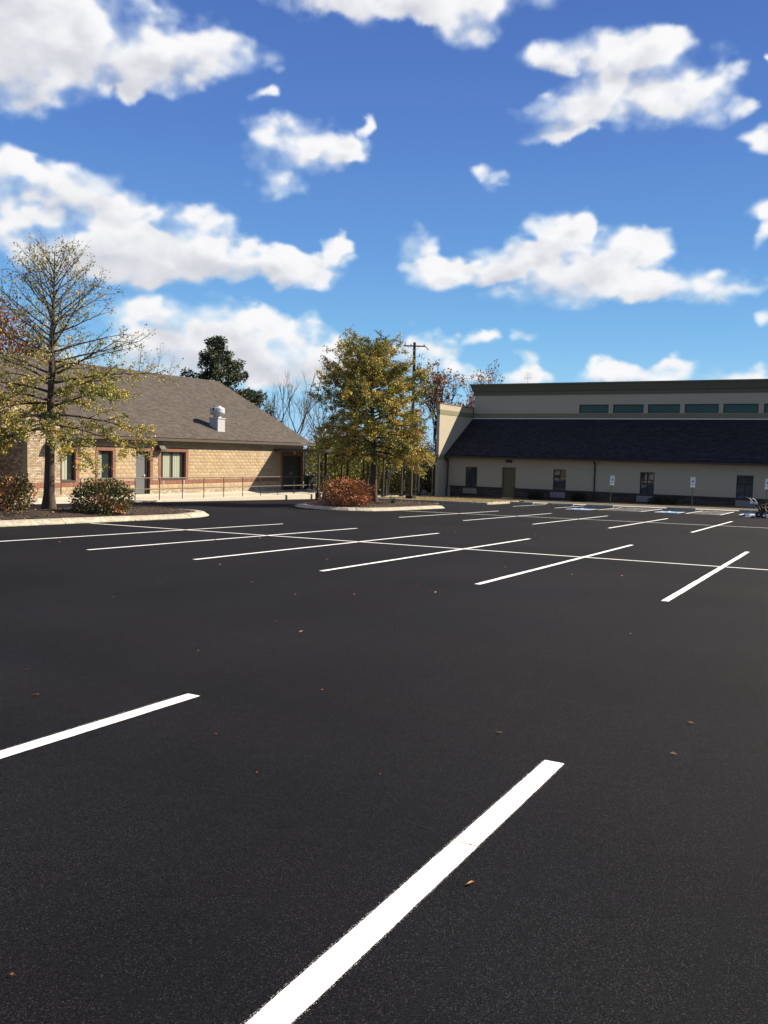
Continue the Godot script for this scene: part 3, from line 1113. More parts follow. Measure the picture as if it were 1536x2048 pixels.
# ---------------------------------------------------------------- left: split-face block building
func make_block_building() -> void:
	var bl := thing("block_building", "tan split-face block building with brown gable roof and red brick bands", "building", Vector3(-36.0, -1.1, -36.0))
	var f := Transform3D(Basis(Vector3(0, 0, -1), Vector3(0, 1, 0), Vector3(1, 0, 0)), Vector3(-33, 0, 0))
	var wins := [[27.90, 28.78, -0.10, 1.37], [30.21, 31.13, -0.06, 1.37], [34.58, 36.52, -0.11, 1.36]]
	var door := [32.74, 33.75, -0.89, 1.37]
	var ddoor := [45.83, 47.99, -1.01, 1.25]
	var op := [wins[0], wins[1], door, wins[2], ddoor]
	var b := MB.new()
	wall(b, f, 27.75, 48.21, -1.5, 2.02, -0.28, -0.02, op)
	b.box(Vector3(-48.6, -1.9, -48.19), Vector3(-33.28, 2.02, -47.95))
	b.box(Vector3(-48.6, -1.9, -47.95), Vector3(-48.3, 2.02, -15.0))
	part("wall", b, M.mortar, bl)
	# openings with their brick surrounds are kept clear of blocks
	var heads := [[27.80, 28.98, 1.37, 1.585], [30.01, 31.33, 1.37, 1.585], [32.74, 36.74, 1.37, 1.585], [45.60, 48.21, 1.25, 1.45]]
	var jambs := [[28.78, 28.99, -0.18, 1.37], [30.00, 30.21, -0.18, 1.37], [31.13, 31.34, -0.18, 1.37], [33.75, 33.96, -0.18, 1.37], [34.37, 34.58, -0.18, 1.37], [36.52, 36.74, -0.18, 1.37], [45.60, 45.83, -1.02, 1.25], [47.99, 48.21, -1.02, 1.25]]
	var keep := op.duplicate()
	keep.append_array(heads)
	keep.append_array(jambs)
	var sorted := keep.duplicate()
	sorted.sort_custom(func(x, y): return x[0] < y[0])
	var list := courses(27.80, 48.19, -0.18, 1.98, 0.2, 0.405, 0.010, sorted)
	var low := courses(27.80, 48.19, -0.62, -0.40, 0.22, 0.405, 0.010, [door, ddoor, [45.60, 45.83, -1.02, 1.25], [47.99, 48.21, -1.02, 1.25]])
	list.append_array(low)
	var rest := MB.new()
	var made := 0
	for r in list:
		var g := rng.randf_range(0.89, 1.09)
		var t := rng.randf_range(-0.05, 0.05)
		var col := Color(0.54 * g * (1.0 + t * 0.3), 0.405 * g, 0.25 * g * (1.0 - t))
		if rng.randf() < 0.06:
			col = col.lerp(Color(0.62, 0.52, 0.34), 0.6)
		# the nearer run and the wide sunlit stretch are parts of their own; the last ones are joined
		var near: bool = r[0] < 41.5 and made < 300
		var m := MB.new() if near else rest
		m.col = col
		split_face(m, f, r, -0.03, 0.004, 0.016)
		if near:
			part("block", m, M.block, bl)
			made += 1
	part("blocks", rest, M.block, bl, "stuff")
	# red brick: sill band, heads, jambs
	var red := Color(0.33, 0.165, 0.115)
	b = MB.new()
	var band := []
	for s in spans(27.80, 48.19, -0.40, -0.18, [door, ddoor, [45.60, 45.83, -1.02, 1.25], [47.99, 48.21, -1.02, 1.25]]):
		var u: float = s[0]
		while u < s[1] - 0.02:
			band.append([u + 0.005, minf(u + 0.077, s[1]) - 0.005, -0.395, -0.185])
			u += 0.077
	bricks(b, f, band, -0.03, 0.016, red, 0.14, 0.02)
	part("brick_band", b, M.brick, bl, "stuff")
	for h in heads:
		b = MB.new()
		var u: float = h[0]
		var l := []
		while u < h[1] - 0.02:
			l.append([u + 0.005, minf(u + 0.077, h[1]) - 0.005, h[2] + 0.005, h[3] - 0.005])
			u += 0.077
		bricks(b, f, l, -0.03, 0.016, red, 0.14, 0.02)
		part("brick_lintel", b, M.brick, bl, "stuff")
	for j in jambs:
		b = MB.new()
		var y: float = j[2]
		var l := []
		var k := 0
		while y < j[3] - 0.02:
			var cut := 0.05 if k % 2 else 0.0
			l.append([j[0] + 0.005, j[1] - 0.005, y + 0.005, minf(y + 0.077, j[3]) - 0.005])
			y += 0.077
			k += 1
		bricks(b, f, l, -0.03, 0.016, red, 0.14, 0.02)
		part("brick_jamb", b, M.brick, bl, "stuff")
	# reveals of red brick inside the openings
	b = MB.new()
	b.col = Color(0.27, 0.13, 0.09)
	for o in op:
		b.quad(f * Vector3(o[0] + 0.001, o[2], 0.0), f * Vector3(o[0] + 0.001, o[2], -0.27), f * Vector3(o[0] + 0.001, o[3], -0.27), f * Vector3(o[0] + 0.001, o[3], 0.0))
		b.quad(f * Vector3(o[1] - 0.001, o[2], -0.27), f * Vector3(o[1] - 0.001, o[2], 0.0), f * Vector3(o[1] - 0.001, o[3], 0.0), f * Vector3(o[1] - 0.001, o[3], -0.27))
	part("reveal", b, M.brick, bl)
	# buff brick plinth
	b = MB.new()
	bricks(b, f, courses(27.80, 48.19, -1.30, -0.62, 0.0755, 0.205, 0.009, [door, ddoor]), -0.03, 0.012, Color(0.50, 0.40, 0.28), 0.2, 0.16)
	part("brick_plinth", b, M.brick, bl, "stuff")
	# windows and doors
	window_unit(f, wins[0], 0.12, bl, 1, 1, "left")
	window_unit(f, wins[1], 0.12, bl, 1, 1, "narrow")
	window_unit(f, wins[2], 0.12, bl, 2, 1, "both")
	for o in wins:
		b = MB.new()
		b.fbox(f, Vector3(o[0], o[2] - 0.05, -0.26), Vector3(o[1], o[2] + 0.012, 0.03))
		part("window_sill", b, M.trim, bl)
	b = MB.new()
	b.fbox(f, Vector3(32.78, -0.88, -0.22), Vector3(33.58, 1.33, -0.17))
	var d := part("door", b, M.door_grey, bl)
	b = MB.new()
	b.fbox(f, Vector3(33.46, 0.02, -0.17), Vector3(33.53, 0.16, -0.15))
	b.rod(f * Vector3(33.40, 0.09, -0.11), f * Vector3(33.52, 0.09, -0.11), 0.013)
	b.rod(f * Vector3(33.51, 0.09, -0.16), f * Vector3(33.51, 0.09, -0.10), 0.012)
	part("handle", b, M.galv, d)
	b = MB.new()
	b.fbox(f, Vector3(32.74, -0.89, -0.26), Vector3(32.78, 1.37, -0.12))
	b.fbox(f, Vector3(33.58, -0.89, -0.26), Vector3(33.75, 1.37, -0.12))
	b.fbox(f, Vector3(32.78, 1.33, -0.26), Vector3(33.58, 1.37, -0.12))
	b.fbox(f, Vector3(32.78, -0.92, -0.26), Vector3(33.58, -0.88, -0.06))
	part("door_frame", b, M.frame, bl)
	for s in [[45.88, 46.89], [46.93, 47.94]]:
		b = MB.new()
		b.fbox(f, Vector3(s[0], -0.99, -0.20), Vector3(s[1], 1.2, -0.15))
		d = part("door", b, M.door_dark, bl)
		b = MB.new()
		var u: float = s[1] - 0.09 if s[0] < 46.0 else s[0] + 0.09
		b.rod(f * Vector3(u, -0.05, -0.10), f * Vector3(u, 0.2, -0.10), 0.014)
		b.rod(f * Vector3(u, 0.0, -0.15), f * Vector3(u, 0.0, -0.10), 0.01)
		b.rod(f * Vector3(u, 0.15, -0.15), f * Vector3(u, 0.15, -0.10), 0.01)
		part("handle", b, M.galv, d)
	b = MB.new()
	b.fbox(f, Vector3(45.83, -1.01, -0.25), Vector3(45.88, 1.25, -0.12))
	b.fbox(f, Vector3(47.94, -1.01, -0.25), Vector3(47.99, 1.25, -0.12))
	b.fbox(f, Vector3(45.88, 1.2, -0.25), Vector3(47.94, 1.25, -0.12))
	b.fbox(f, Vector3(46.89, -1.0, -0.24), Vector3(46.93, 1.2, -0.145))
	part("door_frame", b, M.bronze, bl)
	# wall lamps: wedge-shaped metal shields
	for u in [26.95, 34.22]:
		var w0 := 0.12 if u < 27.8 else 0.0
		b = MB.new()
		var y := 1.40
		var pr := [Vector2(0, 0.30), Vector2(0.20, 0.30), Vector2(0.36, 0.10), Vector2(0.36, 0.02), Vector2(0.0, 0.02)]
		for i in pr.size():
			var a: Vector2 = pr[i]
			var c: Vector2 = pr[(i + 1) % pr.size()]
			b.quad(f * Vector3(u, y + c.y, w0 + c.x), f * Vector3(u, y + a.y, w0 + a.x), f * Vector3(u + 0.42, y + a.y, w0 + a.x), f * Vector3(u + 0.42, y + c.y, w0 + c.x))
		for e in [u, u + 0.42]:
			for i in range(1, pr.size() - 1):
				b.tri(f * Vector3(e, y + pr[0].y, w0 + pr[0].x), f * Vector3(e, y + pr[i].y, w0 + pr[i].x), f * Vector3(e, y + pr[i + 1].y, w0 + pr[i + 1].x))
		d = part("wall_lamp", b, M.trim, bl)
		b = MB.new()
		b.fbox(f, Vector3(u + 0.05, y - 0.002, w0 + 0.06), Vector3(u + 0.37, y + 0.019, w0 + 0.32))
		part("lamp_lens", b, M.lens, d)
	b = MB.new()
	b.lathe(Vector3(-32.86, 1.50, -46.95), [[0.005, -0.14], [0.06, -0.10], [0.075, 0.0], [0.06, 0.06], [0.005, 0.07]], 10)
	b.fbox(f, Vector3(46.9, 1.5, 0.0), Vector3(47.0, 1.6, 0.12))
	part("door_lamp", b, M.lens, bl)
	# roof: front slope, hip end, back slope
	var e0 := Vector3(-32.65, 2.13, -48.76)
	var ridge := Vector3(-40.84, 6.43, -48.76)
	var slope := ridge - Vector3(e0.x, e0.y, ridge.z)
	var sl := slope.length()
	var vdir := slope / sl
	var b2 := MB.new()
	var xm := -35.45
	var ym := lerpf(e0.y, ridge.y, (e0.x - xm) / (e0.x - ridge.x))
	var back_x := 2.0 * ridge.x - e0.x
	b2.quad(e0, Vector3(xm, ym, e0.z), Vector3(xm, ym, -27.82), Vector3(e0.x, e0.y, -27.82))
	b2.quad(Vector3(xm, ym, e0.z), ridge, Vector3(ridge.x, ridge.y, -14.0), Vector3(xm, ym, -14.0))
	b2.quad(ridge, Vector3(back_x, e0.y, e0.z), Vector3(back_x, e0.y, -14.0), Vector3(ridge.x, ridge.y, -14.0))
	var roof := part("roof", b2, M.trim, bl)
	b2 = MB.new()
	b2.tri(Vector3(-33.02, 2.02, -48.20), Vector3(back_x + 0.4, 2.02, -48.20), Vector3(ridge.x, ridge.y - 0.2, -48.20))
	part("gable", b2, M.mortar, bl)
	b2 = MB.new()
	b2.tri(Vector3(-33.6, 2.02, -15.0), Vector3(ridge.x, ridge.y - 0.2, -15.0), Vector3(back_x + 0.4, 2.02, -15.0))
	part("gable", b2, M.mortar, bl)
	b2 = MB.new()  # barge boards along the rake
	for q in [[e0, ridge], [Vector3(back_x, e0.y, e0.z), ridge]]:
		var lo_: Vector3 = q[0]
		var hi_: Vector3 = q[1]
		b2.quad(lo_ + Vector3(0, -0.2, -0.01), lo_ + Vector3(0, 0.0, -0.01), hi_ + Vector3(0, 0.0, -0.01), hi_ + Vector3(0, -0.2, -0.01))
	part("barge_board", b2, M.trim, roof)
	var nrm := Vector3(0, 0, -1).cross(vdir).normalized()
	var rf := Transform3D(Basis(Vector3(0, 0, -1), vdir, Vector3(0, 0, -1).cross(vdir)), Vector3(e0.x, e0.y, 0) + nrm * 0.012)
	b = MB.new()
	var hip := func(v): return [27.82 if v < 3.16 else 19.0, 48.77]
	shingles(b, rf, hip, sl, Color(0.108, 0.092, 0.077), 0.24)
	part("shingles", b, M.shingle, roof, "stuff")
	b = MB.new()
	b.rod(ridge + Vector3(0, 0.02, 0), Vector3(ridge.x, ridge.y + 0.02, -14.0), 0.055, 6)
	part("ridge_cap", b, mat(lin(0.13, 0.105, 0.085), 0.95, M.grain, 4.0, 0.6), roof)
	b = MB.new()  # gutter, fascia and soffit
	b.box(Vector3(-32.70, 1.96, -48.80), Vector3(-32.58, 2.11, -27.9))
	part("gutter", b, M.trim, bl)
	b = MB.new()
	b.box(Vector3(-33.3, 2.03, -48.71), Vector3(-32.71, 2.06, -27.9))
	part("soffit", b, M.trim, bl)
	b = MB.new()
	b.rod(Vector3(-32.66, 1.98, -48.5), Vector3(-32.75, 1.8, -48.35), 0.04)
	b.rod(Vector3(-32.75, 1.8, -48.35), Vector3(-32.92, 1.62, -48.27), 0.04)
	b.rod(Vector3(-32.92, 1.62, -48.27), Vector3(-32.92, -1.1, -48.27), 0.04)
	part("downspout", b, M.trim, bl)
	b = MB.new()
	b.rod(Vector3(-32.90, 1.98, -27.83), Vector3(-32.90, -0.75, -27.83), 0.035)
	part("downspout", b, M.trim, bl)
	# exhaust fan on the front slope
	var ex := Vector3(-33.95, 0, -40.32)
	b = MB.new()
	b.box(Vector3(ex.x - 0.33, 2.45, ex.z - 0.33), Vector3(ex.x + 0.33, 3.42, ex.z + 0.33))
	var fan := part("exhaust_fan", b, M.galv, bl)
	b = MB.new()
	b.box(Vector3(ex.x - 0.37, 3.42, ex.z - 0.37), Vector3(ex.x + 0.37, 3.48, ex.z + 0.37))
	b.box(Vector3(ex.x - 0.40, 2.50, ex.z - 0.37), Vector3(ex.x + 0.37, 2.66, ex.z + 0.37))
	part("flange", b, M.galv, fan)
	b = MB.new()
	b.lathe(ex, [[0.005, 3.48], [0.26, 3.48], [0.20, 3.58], [0.20, 3.64], [0.40, 3.68], [0.45, 3.74], [0.46, 3.80], [0.45, 4.04], [0.41, 4.09], [0.24, 4.11], [0.23, 4.20], [0.005, 4.22]], 24)
	part("hood", b, M.galv, fan)
	b = MB.new()
	b.box(Vector3(ex.x + 0.1, 3.88, ex.z + 0.44), Vector3(ex.x + 0.25, 4.05, ex.z + 0.56))
	b.tube(PackedVector3Array([Vector3(ex.x + 0.18, 3.9, ex.z + 0.50), Vector3(ex.x + 0.2, 3.7, ex.z + 0.56), Vector3(ex.x + 0.2, 3.4, ex.z + 0.58), Vector3(ex.x + 0.2, 3.2, ex.z + 0.48), Vector3(ex.x + 0.2, 3.15, ex.z + 0.33)]), PackedFloat32Array([0.012, 0.012, 0.012, 0.012, 0.012]), 6)
	part("conduit", b, M.trim, fan)
	# brick entrance bay with a recessed porch
	var bf := Transform3D(f.basis, Vector3(-32.88, 0, 0))
	var porch := [20.5, 25.95, -1.4, 2.31]
	b = MB.new()
	wall(b, bf, 16.0, 27.79, -1.5, 3.52, -0.30, -0.02, [porch])
	b.box(Vector3(-38.0, -1.5, -27.79), Vector3(-33.18, 3.52, -27.5))
	b.box(Vector3(-38.0, 3.30, -27.5), Vector3(-33.18, 3.40, -16.0))
	b.box(Vector3(-38.0, 2.31, -25.95), Vector3(-33.18, 2.45, -20.5))
	b.box(Vector3(-38.0, -1.5, -26.2), Vector3(-33.18, 2.31, -25.97))
	b.box(Vector3(-36.0, -1.5, -25.97), Vector3(-35.8, 2.31, -20.5))
	b.box(Vector3(-38.0, -1.5, -20.5), Vector3(-33.18, 2.31, -20.2))
	part("entrance_wall", b, M.mortar, bl)
	b = MB.new()
	var buff := Color(0.46, 0.35, 0.235)
	bricks(b, bf, courses(22.0, 27.79, -1.30, -0.41, 0.0755, 0.205, 0.009, [porch]), -0.03, 0.0, buff, 0.22, 0.22)
	bricks(b, bf, courses(22.0, 27.79, -0.18, 3.36, 0.0755, 0.205, 0.009, [porch]), -0.03, 0.0, buff, 0.22, 0.22)
	var l2 := []
	var uu := 25.955
	while uu < 27.77:
		l2.append([uu + 0.005, uu + 0.072, -0.40, -0.185])
		uu += 0.077
	bricks(b, bf, l2, -0.03, 0.006, red, 0.12, 0.0)
	l2.clear()
	uu = 22.0
	while uu < 27.77:
		l2.append([uu + 0.005, uu + 0.072, 3.37, 3.51])
		uu += 0.077
	bricks(b, bf, l2, -0.03, 0.02, buff, 0.2, 0.2)
	# side wall of the porch
	var pf := Transform3D(Basis(Vector3(1, 0, 0), Vector3(0, 1, 0), Vector3(0, 0, 1)), Vector3(0, 0, -25.955))
	bricks(b, pf, courses(-35.79, -32.90, -1.30, 2.30, 0.0755, 0.205, 0.009, []), -0.03, 0.0, Color(0.36, 0.26, 0.19), 0.3, 0.15)
	part("entrance_bricks", b, M.brick, bl, "stuff")
	b = MB.new()
	b.box(Vector3(-33.25, 3.52, -27.86), Vector3(-32.80, 3.60, -16.0))
	part("coping", b, M.coping, bl)
	b = MB.new()
	b.box(Vector3(-35.78, -1.05, -24.9), Vector3(-35.74, 1.2, -22.6))
	part("entrance_door", b, M.door_dark, bl)

# ---------------------------------------------------------------- right: stucco building
func make_stucco_building() -> void:
	var bl := thing("stucco_building", "shaded stucco building with dark shingle lean-to roof and row of clerestory windows", "building", Vector3(-15.0, -1.8, -66.0))
	var f := Transform3D(Basis.IDENTITY, Vector3(0, 0, -63.2))
	var wins := [[-26.95, -25.95, -0.92, 0.68], [-19.80, -18.80, -0.88, 0.70], [-13.40, -12.40, -0.84, 0.70], [-6.98, -5.93, -0.86, 0.70], [-0.5, 0.5, -0.86, 0.70]]
	var door := [-23.82, -22.80, -1.60, 0.69]
	for o in wins + [door]:  # measured on a plane 62 m away, moved back to the wall's own
		for k in 4:
			o[k] = o[k] * 1.0194 if k < 2 else 1.596 + (o[k] - 1.596) * 1.0194
	var op := [wins[0], door, wins[1], wins[2], wins[3], wins[4]]
	var b := MB.new()
	wall(b, f, -29.18, 8.0, -2.3, 1.54, -0.30, 0.0, op)
	part("wall", b, M.stucco, bl)
	# rock-faced wainscot with a cap
	b = MB.new()
	for r in courses(-28.75, 8.0, -2.06, -1.0, 0.2, 0.405, 0.010, [wins[0], door, wins[1], wins[2], wins[3], wins[4]]):
		var g := rng.randf_range(0.75, 1.2)
		b.col = Color(0.085 * g, 0.066 * g, 0.056 * g)
		split_face(b, f, r, -0.02, 0.055, 0.02)
	part("stone_wainscot", b, M.block, bl, "stuff")
	b = MB.new()
	for s in spans(-28.80, 8.0, -0.99, -0.87, [door]):
		b.fbox(f, Vector3(s[0], -0.995, 0.002), Vector3(s[1], -0.875, 0.10))
	part("wainscot_cap", b, M.bronze, bl)
	for o in wins:
		window_unit(f, o, 0.12, bl, 2, 2, "")
	b = MB.new()
	b.fbox(f, Vector3(-24.23, -1.63, -0.12), Vector3(-23.30, 0.63, -0.07))
	var d := part("door", b, M.door_olive, bl)
	b = MB.new()
	b.lathe(Vector3(-23.40, -0.62, -63.19), [[0.005, -0.035], [0.035, -0.02], [0.035, 0.02], [0.005, 0.035]], 8)
	b.rod(Vector3(-23.40, -0.62, -63.28), Vector3(-23.40, -0.62, -63.18), 0.012)
	part("handle", b, M.galv, d)
	b = MB.new()
	b.fbox(f, Vector3(-24.32, -1.62, -0.14), Vector3(-24.23, 0.73, 0.02))
	b.fbox(f, Vector3(-23.30, -1.62, -0.14), Vector3(-23.20, 0.73, 0.02))
	b.fbox(f, Vector3(-24.23, 0.64, -0.14), Vector3(-23.30, 0.73, 0.02))
	part("door_frame", b, M.olive, bl)
	b = MB.new()
	b.fbox(f, Vector3(-24.2, -1.72, 0.0), Vector3(-23.3, -1.64, 0.45))
	part("door_step", b, M.concrete, bl)
	b = MB.new()
	b.fbox(f, Vector3(-24.0, 1.10, 0.0), Vector3(-23.53, 1.28, 0.14))
	d = part("door_lamp", b, M.black, bl)
	b = MB.new()
	b.fbox(f, Vector3(-23.97, 1.085, 0.02), Vector3(-23.56, 1.10, 0.12))
	part("lamp_lens", b, M.lens, d)
	for u in [-27.59, -20.33, -13.83, -7.11]:
		b = MB.new()
		b.fbox(f, Vector3(u, -1.47, 0.0), Vector3(u + 1.16, -1.04, 0.14))
		d = part("wall_air_conditioner", b, M.ac, bl)
		b = MB.new()
		for k in 8:
			b.fbox(f, Vector3(u + 0.04, -1.44 + k * 0.046, 0.141), Vector3(u + 1.08, -1.415 + k * 0.046, 0.152))
		part("grille", b, M.ac, d)
	# lean-to roof
	var e0 := Vector3(0, 1.56, -62.78)
	var top := Vector3(0, 4.74, -68.4)
	var sl := e0.distance_to(top)
	var vd := (top - e0) / sl
	b = MB.new()
	b.quad(Vector3(-29.19, e0.y, e0.z), Vector3(8, e0.y, e0.z), Vector3(8, top.y, top.z), Vector3(-29.19, top.y, top.z))
	b.quad(Vector3(-29.19, 1.535, -68.38), Vector3(8, 1.535, -68.38), Vector3(8, 1.535, e0.z), Vector3(-29.19, 1.535, e0.z))
	b.tri(Vector3(8, 1.535, e0.z), Vector3(8, 1.535, -68.38), Vector3(8, top.y, top.z))
	var roof := part("lean_to_roof", b, M.bronze, bl)
	var nrm := Vector3(1, 0, 0).cross(vd).normalized()
	b = MB.new()
	shingles(b, Transform3D(Basis(Vector3(1, 0, 0), vd, nrm), e0 + nrm * 0.012), func(v): return [-29.18, 8.0], sl - 0.05, Color(0.021, 0.022, 0.027), 0.55)
	part("shingles", b, M.shingle, roof, "stuff")
	b = MB.new()
	b.box(Vector3(-29.1, 1.385, -62.79), Vector3(8.0, 1.53, -62.65))
	part("gutter", b, M.bronze, bl)
	b = MB.new()
	b.box(Vector3(-29.19, 4.74, -68.38), Vector3(8.0, 4.82, -68.33))
	part("flashing", b, M.flash, bl)
	for u in [-29.0, -16.97]:
		b = MB.new()
		b.tube(PackedVector3Array([Vector3(u, 1.39, -62.71), Vector3(u, 1.32, -62.73), Vector3(u, 1.18, -63.10), Vector3(u, 1.05, -63.13), Vector3(u, -0.84, -63.13), Vector3(u, -1.0, -63.05), Vector3(u, -1.75, -63.05)]), PackedFloat32Array([0.055, 0.055, 0.055, 0.055, 0.055, 0.055, 0.055]), 6)
		part("downspout", b, M.bronze, bl)
	# end panel wall
	b = MB.new()
	b.box(Vector3(-29.45, -2.3, -70.0), Vector3(-29.2, 5.66, -61.72))
	part("end_wall", b, M.stucco, bl)
	b = MB.new()
	b.box(Vector3(-29.47, 4.82, -69.98), Vector3(-29.175, 5.20, -61.70))
	part("olive_band", b, M.olive_band, bl)
	b = MB.new()
	b.box(Vector3(-29.47, 1.15, -63.5), Vector3(-29.185, 1.58, -61.70))
	part("olive_band", b, M.olive_band, bl)
	b = MB.new()
	b.box(Vector3(-29.50, 5.66, -70.0), Vector3(-29.16, 5.72, -61.68))
	part("coping", b, M.coping, bl)
	# main block
	b = MB.new()
	var mf := Transform3D(Basis.IDENTITY, Vector3(0, 0, -68.4))
	var cl := []
	for a in [[-19.87, -17.49], [-17.13, -14.75], [-14.42, -12.02], [-11.67, -9.22], [-8.90, -6.47], [-6.1, -3.7], [-3.3, -0.9]]:
		cl.append([a[0], a[1], 5.24, 5.92])
	wall(b, mf, -29.1, 8.0, 4.6, 7.5, -0.3, 0.0, cl)
	b.box(Vector3(-29.1, -2.3, -85.0), Vector3(-28.8, 7.5, -68.7))
	b.box(Vector3(7.7, -2.3, -85.0), Vector3(8.0, 7.5, -68.7))
	b.box(Vector3(-28.8, -2.3, -85.0), Vector3(7.7, 7.5, -84.7))
	b.box(Vector3(-28.8, 7.3, -84.7), Vector3(7.7, 7.45, -68.7))
	part("upper_wall", b, M.stucco, bl)
	b = MB.new()
	b.fbox(mf, Vector3(-29.12, 4.83, 0.001), Vector3(8.0, 5.21, 0.035))
	part("olive_band", b, M.olive_band, bl)
	b = MB.new()
	var prof := [[0.0, 6.74], [0.045, 6.74], [0.06, 7.02], [0.12, 7.08], [0.30, 7.55], [0.36, 7.58], [0.36, 7.70], [-0.3, 7.70]]
	for i in prof.size() - 1:
		var p: Array = prof[i]
		var q: Array = prof[i + 1]
		b.quad(Vector3(-29.1 - maxf(p[0], 0.0), p[1], -68.4 + p[0]), Vector3(8.0, p[1], -68.4 + p[0]), Vector3(8.0, q[1], -68.4 + q[0]), Vector3(-29.1 - maxf(q[0], 0.0), q[1], -68.4 + q[0]))
		b.quad(Vector3(-29.1 - p[0], p[1], -85.0), Vector3(-29.1 - p[0], p[1], -68.4 + p[0]), Vector3(-29.1 - q[0], q[1], -68.4 + q[0]), Vector3(-29.1 - q[0], q[1], -85.0))
	part("cornice", b, M.olive, bl)
	for o in cl:
		b = MB.new()
		b.fbox(mf, Vector3(o[0], o[2], -0.14), Vector3(o[0] + 0.06, o[3], -0.05))
		b.fbox(mf, Vector3(o[1] - 0.06, o[2], -0.14), Vector3(o[1], o[3], -0.05))
		b.fbox(mf, Vector3(o[0] + 0.06, o[2], -0.14), Vector3(o[1] - 0.06, o[2] + 0.06, -0.05))
		b.fbox(mf, Vector3(o[0] + 0.06, o[3] - 0.06, -0.14), Vector3(o[1] - 0.06, o[3], -0.05))
		d = part("clerestory_window", b, M.bronze, bl)
		b = MB.new()
		b.fbox(mf, Vector3(o[0] + 0.05, o[2] + 0.05, -0.12), Vector3(o[1] - 0.05, o[3] - 0.05, -0.10))
		part("pane", b, M.teal_glass, d)
	var ant := thing("antenna_mast", "thin roof antenna mast with short upright prongs above the dark cornice", "antenna", Vector3(-24.9, 7.45, -70.0))
	b = MB.new()
	b.rod(Vector3(-24.9, 7.4, -70.0), Vector3(-24.9, 8.75, -70.0), 0.018, 6)
	part("mast", b, M.grey_pole, ant)
	b = MB.new()
	b.rod(Vector3(-25.2, 8.32, -70.0), Vector3(-24.6, 8.32, -70.0), 0.014, 6)
	for o in [-0.28, -0.12, 0.16, 0.28]:
		b.rod(Vector3(-24.9 + o, 8.2, -70.0), Vector3(-24.9 + o, 8.62 if absf(o) > 0.2 else 8.85, -70.0), 0.012, 5)
	part("prongs", b, M.grey_pole, ant)

# ---------------------------------------------------------------- covered walk
func make_covered_walk() -> void:
	var cw := thing("covered_walkway", "dark flat-roofed covered walkway on slim posts linking the two buildings", "canopy", Vector3(-30.3, -1.4, -53.0))
	var ytop := func(z: float) -> float: return 1.66 - 0.0275 * (-44.8 - z)
	var b := MB.new()
	# over the double doors; far stretch beyond them added to shade the doorway
	b.box(Vector3(-32.98, 1.66, -51.4), Vector3(-29.42, 1.72, -44.83))
	b.box(Vector3(-32.98, 1.55, -44.90), Vector3(-29.42, 1.66, -44.83))
	b.box(Vector3(-29.50, 1.55, -51.4), Vector3(-29.42, 1.66, -44.90))
	part("door_canopy", b, M.canopy, cw)
	b = MB.new()
	var a := -51.42
	var e := -61.7
	for q in [[-31.15, -29.40, 0.0, 0.05], [-29.48, -29.395, -0.13, 0.003], [-31.155, -31.07, -0.13, 0.003]]:
		var ya: float = ytop.call(a)
		var ye: float = ytop.call(e)
		var p := [Vector3(q[0], ya + q[2], a), Vector3(q[1], ya + q[2], a), Vector3(q[1], ye + q[2], e), Vector3(q[0], ye + q[2], e)]
		var t := Vector3(0, q[3] - q[2], 0)
		b.quad(p[0] + t, p[1] + t, p[2] + t, p[3] + t)
		b.quad(p[3], p[2], p[1], p[0])
		b.quad(p[1], p[2], p[2] + t, p[1] + t)
		b.quad(p[3], p[0], p[0] + t, p[3] + t)
		b.quad(p[0], p[1], p[1] + t, p[0] + t)
		b.quad(p[2], p[3], p[3] + t, p[2] + t)
	part("roof_deck", b, M.canopy, cw)
	for i in 7:
		var z := -44.95 - 2.82 * i
		for x in [-29.6, -30.9]:
			if i == 0 and x < -30.0:
				continue
			b = MB.new()
			var foot := gy(x, z) + 0.05
			b.box(Vector3(x - 0.055, foot, z - 0.055), Vector3(x + 0.055, ytop.call(z) - 0.001, z + 0.055))
			var post := part("post", b, M.post, cw)
			b = MB.new()
			b.box(Vector3(x - 0.13, foot - 0.1, z - 0.13), Vector3(x + 0.13, foot + (0.42 if i == 0 else 0.16), z + 0.13))
			part("base", b, M.black, post)
		b = MB.new()
		b.box(Vector3(-31.0, ytop.call(z) - 0.10, z - 0.03), Vector3(-29.5, ytop.call(z) - 0.002, z + 0.03))
		part("beam", b, M.post, cw)

# ---------------------------------------------------------------- plants
func pick(cols: Array, t: float) -> Color:
	var k := clampf(t, 0.0, 0.999) * (cols.size() - 1)
	var i := int(k)
	return (cols[i] as Color).lerp(cols[i + 1], k - i)

func rdir() -> Vector3:
	var z := rng.randf_range(-1, 1)
	var a := rng.randf() * TAU
	var s := sqrt(1.0 - z * z)
	return Vector3(cos(a) * s, z, sin(a) * s)

func curve(p: Vector3, d: Vector3, l: float, n: int, bend: Vector3, wander: float) -> PackedVector3Array:
	var o := PackedVector3Array([p])
	for i in n:
		d = (d + bend / n + rdir() * wander).normalized()
		p += d * l / n
		o.append(p)
	return o

func taper(r0: float, r1: float, n: int, pw := 1.0) -> PackedFloat32Array:
	var o := PackedFloat32Array()
	for i in n:
		o.append(lerpf(r0, r1, pow(float(i) / (n - 1), pw)))
	return o

func pt_on(c: PackedVector3Array, t: float) -> Vector3:
	var k := clampf(t, 0.0, 0.9999) * (c.size() - 1)
	var i := int(k)
	return c[i].lerp(c[i + 1], k - i)

func add_leaf(b: MB, p: Vector3, size: float) -> void:
	var a := rdir()
	a.y -= 0.35
	a = a.normalized()
	var s := a.cross(rdir()).normalized()
	b.leaf(p, a, s, size, size * 0.34)

